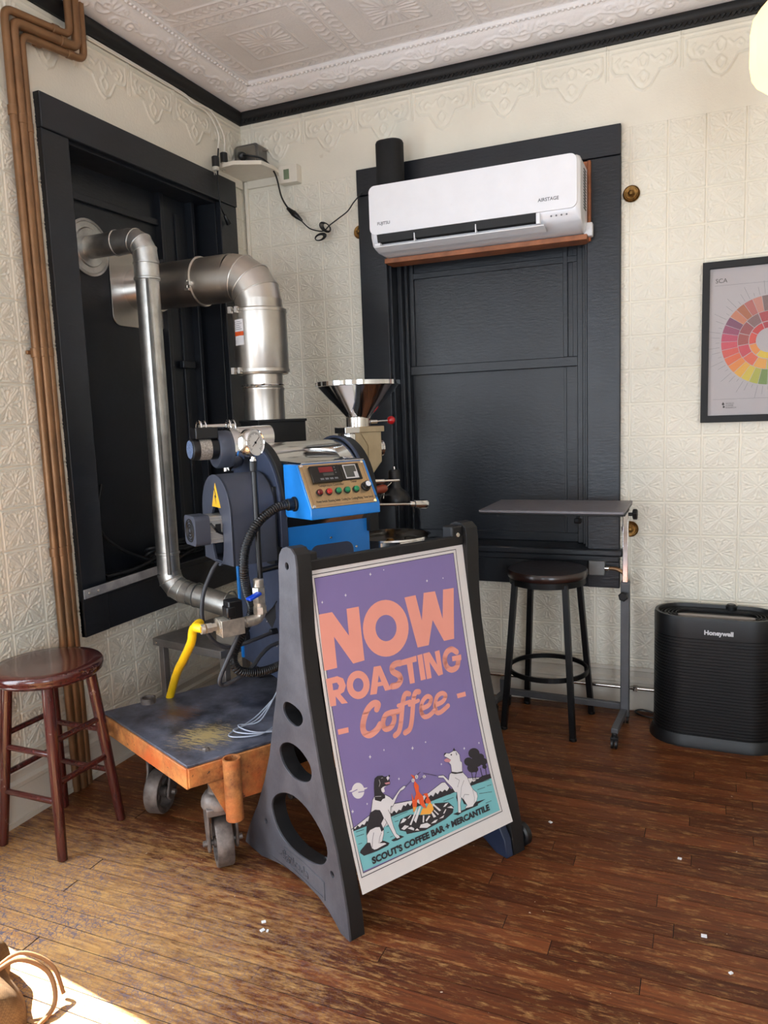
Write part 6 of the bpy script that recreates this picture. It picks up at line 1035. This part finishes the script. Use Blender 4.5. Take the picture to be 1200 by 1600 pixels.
for u, mt in ((.18, M('dark_red_lamp', (110, 14, 18), .2, coat=.6)), (.317, RED), (.457, GRN), (.59, GRN), (.725, GRN)):
    b = P_(cpl, 'push_button', mt, lambda m: m.lathe([(.0095, .0), (.0095, .012), (.008, .014), (0, .0142)], CP(u, .66, .003), n_, 20)); P_(cpl, 'button_collar', FABLK, lambda m: m.lathe([(.0125, 0), (.0125, .004), (.0098, .005)], CP(u, .66, .003), n_, 20, cap=False))
P_(cpl, 'dial', FABLK, lambda m: m.lathe([(.018, 0), (.017, .008), (.014, .010), (.014, .022), (.012, .024), (0, .024)], CP(.885, .62, .003), n_, 24)); P_(cpl, 'dial_cap', WPLAST, lambda m: m.lathe([(.010, .0235), (.010, .0255), (0, .0258)], CP(.885, .62, .003), n_, 20))
fr_ = lambda u, v: (CP(u, v, .0031), (1, 0, 0), up_)
text('panel_lettering', 'Temperature Controller', .0135, INKD, cpl, fr_(.20, .535), xs=.75); text('panel_lettering', 'Timer', .0135, INKD, cpl, fr_(.69, .50), xs=.75)
text('panel_lettering', 'Power Switch  Roasting Switch  Cooling Fan  Cooling/Mixing  Timer Switch   Air Volume Adjusting', .0125, INKD, cpl, fr_(.10, .87), xs=.60)
P_(ro, 'hose_gland', FABLK, lambda m: (m.rod((.002, -.10, 1.165), (-.035, -.10, 1.165), .021), m.rod((.002, -.10, 1.165), (-.01, -.10, 1.165), .026)))
# drum
DC = (.215, 1.145); DR = .228
P_(ro, 'drum_cover', CHROME, lambda m: m.lathe([(DR, 0), (DR, .345)], (.01, DC[0], DC[1]), (1, 0, 0), 72), label='mirror chrome drum cover')
def arch(r, zb, k=26): return [(DC[0]+r*math.cos(PI*i/k), DC[1]+r*math.sin(PI*i/k)) for i in range(k+1)]+[(DC[0]-r, zb), (DC[0]+r, zb)]
P_(ro, 'left_end_plate', NAVY, lambda m: m.prism(arch(.222, 1.0), lambda b, z: (-.014, b, z), lambda b, z: (.012, b, z)), bevel=.002, smooth=40); P_(ro, 'arch_band', MATTE, lambda m: m.prism(arch(.240, 1.02)[:27]+arch(.222, 1.02)[:27][::-1], lambda b, z: (-.006, b, z), lambda b, z: (.020, b, z)), bevel=.001, smooth=40)
P_(ro, 'front_plate', MATTE, lambda m: m.prism(arch(.240, 1.02), lambda b, z: (.352, b, z), lambda b, z: (.392, b, z)), bevel=.002, smooth=40)
P_(ro, 'plate_rim', NAVY, lambda m: m.prism(arch(.2425, 1.02)[:27]+arch(.234, 1.02)[:27][::-1], lambda b, z: (.345, b, z), lambda b, z: (.353, b, z)), smooth=40)
P_(ro, 'hood_skirt', CHROME, lambda m: m.prism([(.10, 1.345), (.05, 1.31), (-.118, 1.3065), (-.118, 1.3035), (.05, 1.30), (.10, 1.30)], lambda b, z: (.020, b, z), lambda b, z: (.276, b, z)), smooth=60)
# drive housing with its motor
hole = [(.14+.058*math.cos(t), 1.05+(.112)*math.sin(t)) for t in [2*PI*k/28 for k in range(28)]]
arc_ = [(.14+.137*math.cos(PI*k/24), 1.135+.137*math.sin(PI*k/24)) for k in range(25)]+[(.003, .955), (.277, .955)]
P_(ro, 'drive_housing', BOX, lambda m: m.prism([arc_, hole], lambda b, z: (-.20, b, z), lambda b, z: (-.19, b, z)), bevel=.001, smooth=40)
P_(ro, 'housing_wrap', BOX, lambda m: m.prism([arc_, [(.14+(b-.14)*.96, 1.1+(z-1.1)*.965) for b, z in arc_]], lambda b, z: (-.199, b, z), lambda b, z: (-.03, b, z)), bevel=.001, smooth=40)
P_(ro, 'housing_back', MATTE, lambda m: m.prism(arc_, lambda b, z: (-.032, b, z), lambda b, z: (-.026, b, z)))
P_(ro, 'mounting_arm', MATTE, lambda m: (m.box(-.03, .006, .03, .10, .93, 1.01), m.box(-.028, .006, .02, .035, 1.10, 1.22)), bevel=.002)
tri = [(.155, 1.165), (.085+.01, 1.165), (.125, 1.242)]
ws = P_(ro, 'warning_label', M('yellow_warning', (236, 178, 44), .5), lambda m: m.prism([(.17, 1.155), (.088, 1.155), (.129, 1.242)], lambda b, z: (-.2002, b, z), lambda b, z: (-.2012, b, z)), label='yellow high voltage triangle')
P_(ws, 'lightning_bolt', INKD, lambda m: m.prism([(.134, 1.222), (.122, 1.19), (.130, 1.19), (.126, 1.163), (.140, 1.197), (.131, 1.197), (.139, 1.222)], lambda b, z: (-.2013, b, z), lambda b, z: (-.2018, b, z)))
mo = P_(ro, 'motor_body', ALU, lambda m: (m.box(-.25, -.06, .088, .190, 1.032, 1.128), [m.box(-.25, -.06, .086, .192, z, z+.004) for z in (1.045, 1.07, 1.095, 1.112)]), bevel=.0015)
mc = P_(mo, 'motor_cap', BOX, lambda m: m.prism([(x+.139, y+1.08) for x, y in rrect(.112, .106, .018)], lambda b, z: (-.300, b, z), lambda b, z: (-.245, b, z)), bevel=.002)
P_(mo, 'fan_grille', MATTE, lambda m: [m.ring((-.3008, .139, 1.08), (1, 0, 0), r, .0025, 28, 6) for r in (.012, .022, .032, .040)]); P_(mo, 'label_plate', MATTE, lambda m: m.box(-.225, -.205, .0855, .0872, 1.07, 1.10)); P_(mo, 'motor_cord', FABLK, lambda m: m.tube([V(-.243, .084, 1.105), V(-.235, .075, 1.09), V(-.222, .08, 1.075), V(-.205, .084, 1.065), V(-.18, .09, 1.055)], .004, 8, 6))
# blower over the end plate
P_(ro, 'blower_motor', FABLK, lambda m: m.lathe([(.030, -.25), (.038, -.245), (.040, -.235), (.040, -.15), (.03, -.148)], (0, .225, 1.362), (1, 0, 0), 36)); P_(ro, 'blower_nameplate', M('printed_foil', (176, 170, 160), .35, .5, .2, 220), lambda m: m.lathe([(.0408, -.222), (.0408, -.178)], (0, .225, 1.362), (1, 0, 0), 40, cap=False), label='silver nameplate around the blower motor')
P_(ro, 'motor_face', M('blue_foil_label', (120, 138, 172), .35, .3, .25, 160), lambda m: m.lathe([(.0, -.2515), (.033, -.2515), (.033, -.2495)], (0, .225, 1.362), (1, 0, 0), 36)); P_(ro, 'capacitor_box', FABLK, lambda m: m.box(-.235, -.15, .195, .26, 1.398, 1.44), bevel=.004)
P_(ro, 'fan_volute', BOX, lambda m: m.lathe([(.0, -.150), (.066, -.150), (.070, -.144), (.070, -.098), (.0, -.098)], (0, .245, 1.356), (1, 0, 0), 48)); P_(ro, 'volute_rim', CHROME, lambda m: m.lathe([(.070, -.10), (.082, -.098), (.084, -.085), (.078, -.06), (.0, -.058)], (0, .25, 1.356), (1, 0, 0), 48), smooth=50)
P_(ro, 'exhaust_pipe', CHROME, lambda m: (m.cyl((-.08, .27, 1.395), (.09, .27, 1.395), .043, n=32), m.cyl((-.205, .24, 1.442), (-.06, .26, 1.442), .009)), smooth=50)
for a, b_ in ((-.205, .24), (-.085, .255)): P_(ro, 'plug_clamp', CHROME, lambda m: (m.ring((a, b_, 1.437), (1, 0, 0), .026, .004, 28, 8), m.ring((a+.018, b_, 1.437), (1, 0, 0), .026, .003, 28, 8)))
P_(ro, 'blower_stand', STEEL, lambda m: (m.rod((-.10, .27, 1.27), (-.10, .27, 1.31), .010), m.rod((-.12, .05, 1.0), (-.12, .05, 1.0001), .001)))
# gas train
GA = -.150
PLM = M('bright_plumbing_metal', (206, 198, 184), .34, .7, .12, 40)
P_(ro, 'gas_pipe', FABLK, lambda m: (m.rod((GA, -.105, .925), (GA, -.105, 1.30), .0095), m.rod((GA-.002, -.105, 1.29), (GA-.002, -.105, 1.325), .013), m.rod((GA, -.105, .95), (.0, -.06, .952), .010)))
gg = P_(ro, 'pressure_gauge', CHROME, lambda m: m.lathe([(.0, -.024), (.043, -.024), (.047, -.020), (.047, .012), (.044, .016), (.042, .012)], (GA, -.105, 1.385), (.50, -1, .06), 44), smooth=40)
gv = Vector((.50, -1, .06)).normalized(); gc = Vector((GA, -.105, 1.385)); gx = gv.cross(Vector((0, 0, 1))).normalized()*-1; gu = gx.cross(gv)*-1
gu = gv.cross(gx).normalized()
if gu.z < 0: gu = -gu
P_(gg, 'dial_face', M('gauge_white', (216, 214, 208), .4, var=.01), lambda m: m.lathe([(.0425, .010), (.0425, .0125), (0, .0125)], gc, gv, 40))
def tick(m):
    for k in range(28):
        t = math.radians(225-270*k/27); d = gx*math.cos(t)+gu*math.sin(t); m.bar(gc+gv*.0128+d*(.030 if k % 3 else .027), gc+gv*.0128+d*.036, .0012, .0006, up=gv)
    t = math.radians(225); d = gx*math.cos(math.radians(38))+gu*math.sin(math.radians(38)); m.bar(gc+gv*.0135-d*.020, gc+gv*.0135+d*.028, .0018, .0008, up=gv)
P_(gg, 'dial_marks', INKD, tick); P_(gg, 'needle_hub', INKD, lambda m: m.lathe([(.004, .0128), (.004, .015), (0, .015)], gc, gv, 12)); P_(gg, 'stem', CHROME, lambda m: (m.rod(gc+V(0, 0, -.042), gc+V(0, 0, -.062), .008), m.lathe([(.011, -.066), (.011, -.054)], gc, (0, 0, 1), 6)))
P_(gg, 'thread_tape', WPLAST, lambda m: m.rod(gc+V(0, 0, -.062), gc+V(0, 0, -.078), .010))
gx0 = GA-.008
P_(ro, 'ball_valve', PLM, lambda m: (m.rod((gx0, -.105, .925), (gx0, -.105, .895), .018), m.lathe([(.023, .842), (.023, .895)], (gx0, -.105, 0), (0, 0, 1), 6), m.rod((gx0, -.105, .85), (gx0, -.105, .80), .020), m.lathe([(.024, .805), (.024, .828)], (gx0, -.105, 0), (0, 0, 1), 8)))
P_(ro, 'valve_handle', M('blue_vinyl', (22, 70, 200), .35), lambda m: m.bar((gx0-.008, -.130, .880), (gx0-.056, -.140, .866), .026, .010), bevel=.003, label='small bright blue valve handle')
P_(ro, 'pipe_elbow', PLM, lambda m: m.tube(bend([V(gx0, -.105, .82), V(gx0, -.105, .785), V(gx0-.055, -.105, .782)], .025), .019, 16), smooth=50)
P_(ro, 'gas_valve_body', PLM, lambda m: (m.rod((gx0-.045, -.105, .782), (gx0-.085, -.105, .782), .015), m.box(gx0-.150, gx0-.070, -.134, -.076, .752, .808), m.lathe([(.027, .0), (.027, .028)], (gx0-.155, -.105, .784), (1, 0, 0), 8), m.rod((gx0-.11, -.133, .782), (gx0-.11, -.127, .782), .008)), bevel=.002)
P_(ro, 'solenoid_coil', FABLK, lambda m: (m.box(gx0-.122, gx0-.072, -.132, -.080, .806, .868), m.box(gx0-.130, gx0-.10, -.136, -.090, .815, .85)), bevel=.004); P_(ro, 'flare_nut', PLM, lambda m: (m.lathe([(.018, 0), (.018, .018), (.015, .02), (.015, .035)], (gx0-.195, -.105, .786), (1, 0, 0), 6), m.lathe([(.016, 0), (.017, .012)], (gx0-.212, -.105, .786), (1, 0, 0), 20)))
# corrugated cable hose
HP = [(-.03, -.10, 1.165), (-.08, -.105, 1.158), (-.15, -.11, 1.115), (-.20, -.115, 1.04), (-.212, -.115, .96), (-.19, -.08, .88), (-.165, -.055, .815), (-.18, -.05, .765), (-.225, -.07, .715), (-.26, -.09, .665), (-.25, -.10, .622), (-.21, -.095, .602), (-.15, -.09, .592), (-.09, -.07, .590), (-.03, -.04, .592), (.01, .01, .595)]
P_(ro, 'corrugated_hose', FABLK, lambda m: m.tube(HP, .0165, 14, 8, rib=.0085), smooth=25)
P_(ro, 'cable_loop', M('grey_black_cable', (50, 50, 54), .5), lambda m: m.tube([V(-.225, -.098, .765), V(-.265, -.105, .70), V(-.315, -.105, .61), V(-.308, -.10, .582), V(-.27, -.10, .586), V(-.20, -.09, .61), V(-.14, -.05, .638), V(-.08, -.006, .648), V(-.0, .02, .65)], .0075, 10, 8), smooth=50); P_(ro, 'power_cable', M('grey_black_cable', (50, 50, 54), .5), lambda m: m.tube([V(-.22, .10, .96), V(-.245, .10, .93), V(-.282, .10, .85), V(-.290, .10, .76), V(-.262, .10, .685), V(-.215, .10, .645), V(-.17, .1, .64), V(-.1, .1, .65), V(-.0, .12, .66)], .0075, 10, 8), smooth=50)
for a_, b_, r_ in (((.006, .02, .65), (-.03, .01, .648), .012), ((.006, .12, .66), (-.025, .12, .66), .012), ((.006, .01, .595), (-.02, -.012, .594), .022)): P_(ro, 'cable_gland', FABLK, lambda m: m.rod(a_, b_, r_))
P_(ro, 'thin_wires', M('pale_wire', (170, 176, 190), .4), lambda m: [m.tube([V(-.05+.01*k, .02, .47), V(-.15, -.03+.02*k, .392), V(-.23-.03*k, -.02-.03*k, .392), V(-.20, -.12-.01*k, .392), V(-.08, -.16+.04*k, .392), V(.05, -.13+.04*k, .40)], .0025, 6, 8) for k in range(3)])
P_(ro, 'switch_plug', FABLK, lambda m: m.box(-.018, .004, .38, .43, .55, .60), bevel=.004); P_(ro, 'side_sticker', INKD, lambda m: m.prism([(.235, .70), (.12, .76), (.12, .71), (.16, .66)], lambda b, z: (.0035, b, z), lambda b, z: (.0032, b, z)))
P_(ro, 'side_screw', STEEL, lambda m: [m.rod((.004, y, z), (.0005, y, z), .003) for y, z in ((.30, .70), (.2, .68), (.12, .6), (.4, .6))]); P_(ro, 'side_wire', FABLK, lambda m: m.tube([V(.001, .10, .78), V(-.004, .13, .75), V(-.006, .20, .705), V(-.004, .24, .70)], .002, 6, 5))
# front head: sight chute, neck, hopper
HB = .215
P_(ro, 'chute_body', CAST, lambda m: m.prism([(.392, 1.40), (.545, 1.40), (.545, 1.27), (.47, 1.19), (.41, 1.12), (.392, 1.12)], lambda x, z: (x, HB-.048, z), lambda x, z: (x, HB+.048, z)), bevel=.003, label='champagne cast feed chute')
P_(ro, 'chute_flange', CAST, lambda m: m.box(.435, .556, HB-.056, HB+.056, 1.394, 1.418), bevel=.002); P_(ro, 'chute_rib', CAST, lambda m: m.prism([(.445, 1.39), (.47, 1.385), (.49, 1.34), (.49, 1.28), (.46, 1.21), (.45, 1.21), (.478, 1.28), (.477, 1.34), (.455, 1.375)], lambda x, z: (x, HB-.053, z), lambda x, z: (x, HB-.047, z)))
P_(ro, 'vent_elbow', CHROME, lambda m: (m.rod((.405, HB-.02, 1.34), (.405, HB-.02, 1.395), .032), m.box(.368, .436, HB-.056, HB+.03, 1.393, 1.418)), bevel=.002)
P_(ro, 'hopper_neck', STEEL, lambda m: m.lathe([(.051, 1.416), (.051, 1.456), (.054, 1.458)], (.466, HB, 0), n=36, cap=False)); P_(ro, 'hopper', CHROME, lambda m: m.lathe([(.050, 1.450), (.052, 1.456), (.168, 1.582), (.175, 1.584), (.175, 1.601), (.171, 1.601), (.168, 1.587), (.050, 1.460)], (.470, HB, 0), n=64, cap=False), smooth=30, label='polished funnel hopper')
P_(ro, 'gate_lever', CHROME, lambda m: (m.rod((.505, HB-.03, 1.436), (.535, HB-.035, 1.436), .009), m.rod((.52, HB-.033, 1.436), (.60, HB-.03, 1.438), .004))); P_(ro, 'lever_ball', RED, lambda m: m.sphere((.609, HB-.03, 1.439), .018, 20), label='red ball on the gate lever')
P_(ro, 'sight_glass', CHROME, lambda m: (m.lathe([(.034, 0), (.040, .004), (.040, .012), (.033, .016)], (.543, HB, 1.325), (1, 0, 0), 32), m.lathe([(.032, .016), (.037, .02), (.037, .028), (.0, .03)], (.543, HB, 1.325), (1, 0, 0), 32)))
P_(ro, 'bean_trier', CHROME, lambda m: (m.rod((.392, .10, 1.20), (.50, .09, 1.196), .009), m.rod((.50, .09, 1.196), (.57, .085, 1.194), .006))); P_(ro, 'trier_handle', M('red_brown_wood', (140, 58, 34), .35, coat=.4), lambda m: m.lathe([(.010, 0), (.018, .02), (.016, .07), (.019, .10), (.012, .115), (0, .118)], (.40, .11, 1.155), (1, -.12, .10), 20))
P_(ro, 'discharge_weight', FABLK, lambda m: (m.lathe([(.062, 1.095), (.064, 1.115), (.052, 1.14), (.030, 1.155), (.026, 1.165), (.026, 1.225), (.020, 1.235), (0, 1.236)], (.585, .14, 0), n=32),)); P_(ro, 'weight_cap', STEEL, lambda m: m.rod((.585, .14, 1.235), (.585, .14, 1.248), .005)); P_(ro, 'guide_wire', STEEL, lambda m: m.tube([V(.52, .13, 1.12), V(.53, .13, 1.16), V(.56, .125, 1.185), V(.58, .125, 1.22)], .002, 6, 6))
P_(ro, 'door_rod', STEEL, lambda m: m.rod((.392, .04, 1.113), (.59, .03, 1.098), .006)); P_(ro, 'door_knob', CHROME, lambda m: m.lathe([(.011, 0), (.013, .006), (.013, .02), (.016, .022), (.022, .075), (.019, .082), (0, .083)], (.58, .03, 1.099), (1, -.05, -.07), 24), label='tapered chrome door knob'); P_(ro, 'door_axle', FABLK, lambda m: m.rod((.595, .03, 1.097), (.60, .03, 1.06), .005))
# cooling tray
TC = (.565, .16); TR = .168
P_(ro, 'cooling_tray', CHROME, lambda m: m.lathe([(TR-.01, .865), (TR, .868), (TR, .952), (TR+.006, .955), (TR+.004, .962), (TR-.004, .960), (TR-.005, .90), (0, .898)], (TC[0], TC[1], 0), n=72), smooth=40, label='chrome-sided round cooling tray'); P_(ro, 'tray_screen', M('dark_tray_screen', (62, 54, 48), .45, .6, .15, 150), lambda m: m.lathe([(TR-.006, .902), (TR-.006, .9035), (0, .9035)], (TC[0], TC[1], 0), n=48))
P_(ro, 'stirrer_hub', BRASS, lambda m: m.lathe([(.02, .903), (.02, .935), (.012, .945), (0, .945)], (TC[0], TC[1], 0), n=20)); P_(ro, 'stirrer_arm', STEEL, lambda m: [m.bar((TC[0], TC[1], .925), (TC[0]+.15*math.cos(a), TC[1]+.15*math.sin(a), .915), .006, .012) for a in (.6, 2.7, 4.8)])
P_(ro, 'tray_pedestal', NAVY, lambda m: (m.lathe([(.13, .80), (.14, .868)], (TC[0], TC[1], 0), n=40), m.box(.36, .62, .06, .30, .56, .80), m.box(.37, .395, .07, .29, .47, .57))); 
bn_ = 0
for k in range(4): P_(ro, 'coffee_bean', M('roasted_bean', (70, 40, 26), .35), lambda m: m.sphere((TC[0]-.06+.025*k, TC[1]-.02+.03*(k % 2), .91), .007, 8, .6))
# smoke box behind the roaster, standing on the bench
sx = thing('smoke_box', 'tall matt black exhaust box under the wide stainless duct behind the roaster', 'exhaust box', (.505, -.745, .505), math.atan2(.835, .55))
SBM = M('smoke_box_black', (16, 16, 18), .55)
P_(sx, 'box_body', SBM, lambda m: m.box(-.06, .06, -.06, .06, 0, .82), bevel=.003); P_(sx, 'box_hood', SBM, lambda m: m.box(-.075, .155, -.12, .08, .80, .945), bevel=.003); P_(sx, 'box_lid', SBM, lambda m: m.box(-.08, .16, -.125, .085, .943, .955), bevel=.002)

# yellow gas hose, running down behind the cart
R3 = Matrix.Rotation(math.atan2(.835, .55), 4, 'Z'); L2W = lambda a, b, z: Vector((.955, -1.36, 0))+(R3 @ Vector((a, b, z)))
h0 = L2W(-.360, -.105, .787); m = MB()
m.tube([h0, h0+V(-.04, .012, .0), on(1, h0.y+.05, 312, 974), on(1, h0.y+.075, 302, 984), on(1, h0.y+.09, 299, 1003), on(1, h0.y+.16, 288, 1028), on(1, h0.y+.24, 277, 1050), on(1, h0.y+.31, 268, 1080), on(1, h0.y+.34, 264, 1105), V(.34, -1.26, .22), V(.36, -1.15, .02)], .0155, 14, 8)
tag(m.build('gas_hose', M('yellow_hose', (246, 196, 18), .4, var=.03, bump=.0008, bscale=120), smooth=60), 'bright yellow gas hose curving down behind the cart', 'hose')
# crumbs on the floor
CR = random.Random(3)
cm = MB().box(-.004, .004, -.003, .003, 0, .003)
crumb = cm.build('paper_crumb', WPLAST, bevel=0); cr_pts = [(412, 1441), (410, 1454), (418, 1455), (1100, 1463), (1142, 1521), (1062, 1342), (860, 1285)]
for i, q in enumerate(cr_pts):
    c = crumb if i == 0 else crumb.copy()
    if i: COL.objects.link(c)
    c.location = on(2, .0005, *q); c.rotation_euler = (0, 0, CR.uniform(0, 3)); c.scale = (1+CR.random(),)*2+(1,)
    tag(c, ('upper white crumb of the three in front of the sign foot', 'lower left white crumb of the three in front of the sign foot', 'lower right white crumb of the three in front of the sign foot', 'larger white crumb alone on the boards at the lower right', 'white crumb nearest the lower right corner of the floor', 'white crumb farthest right, above the others on the floor', 'white crumb on the boards right of the sign wheel')[i], 'crumb', 'white crumbs scattered on the floor')
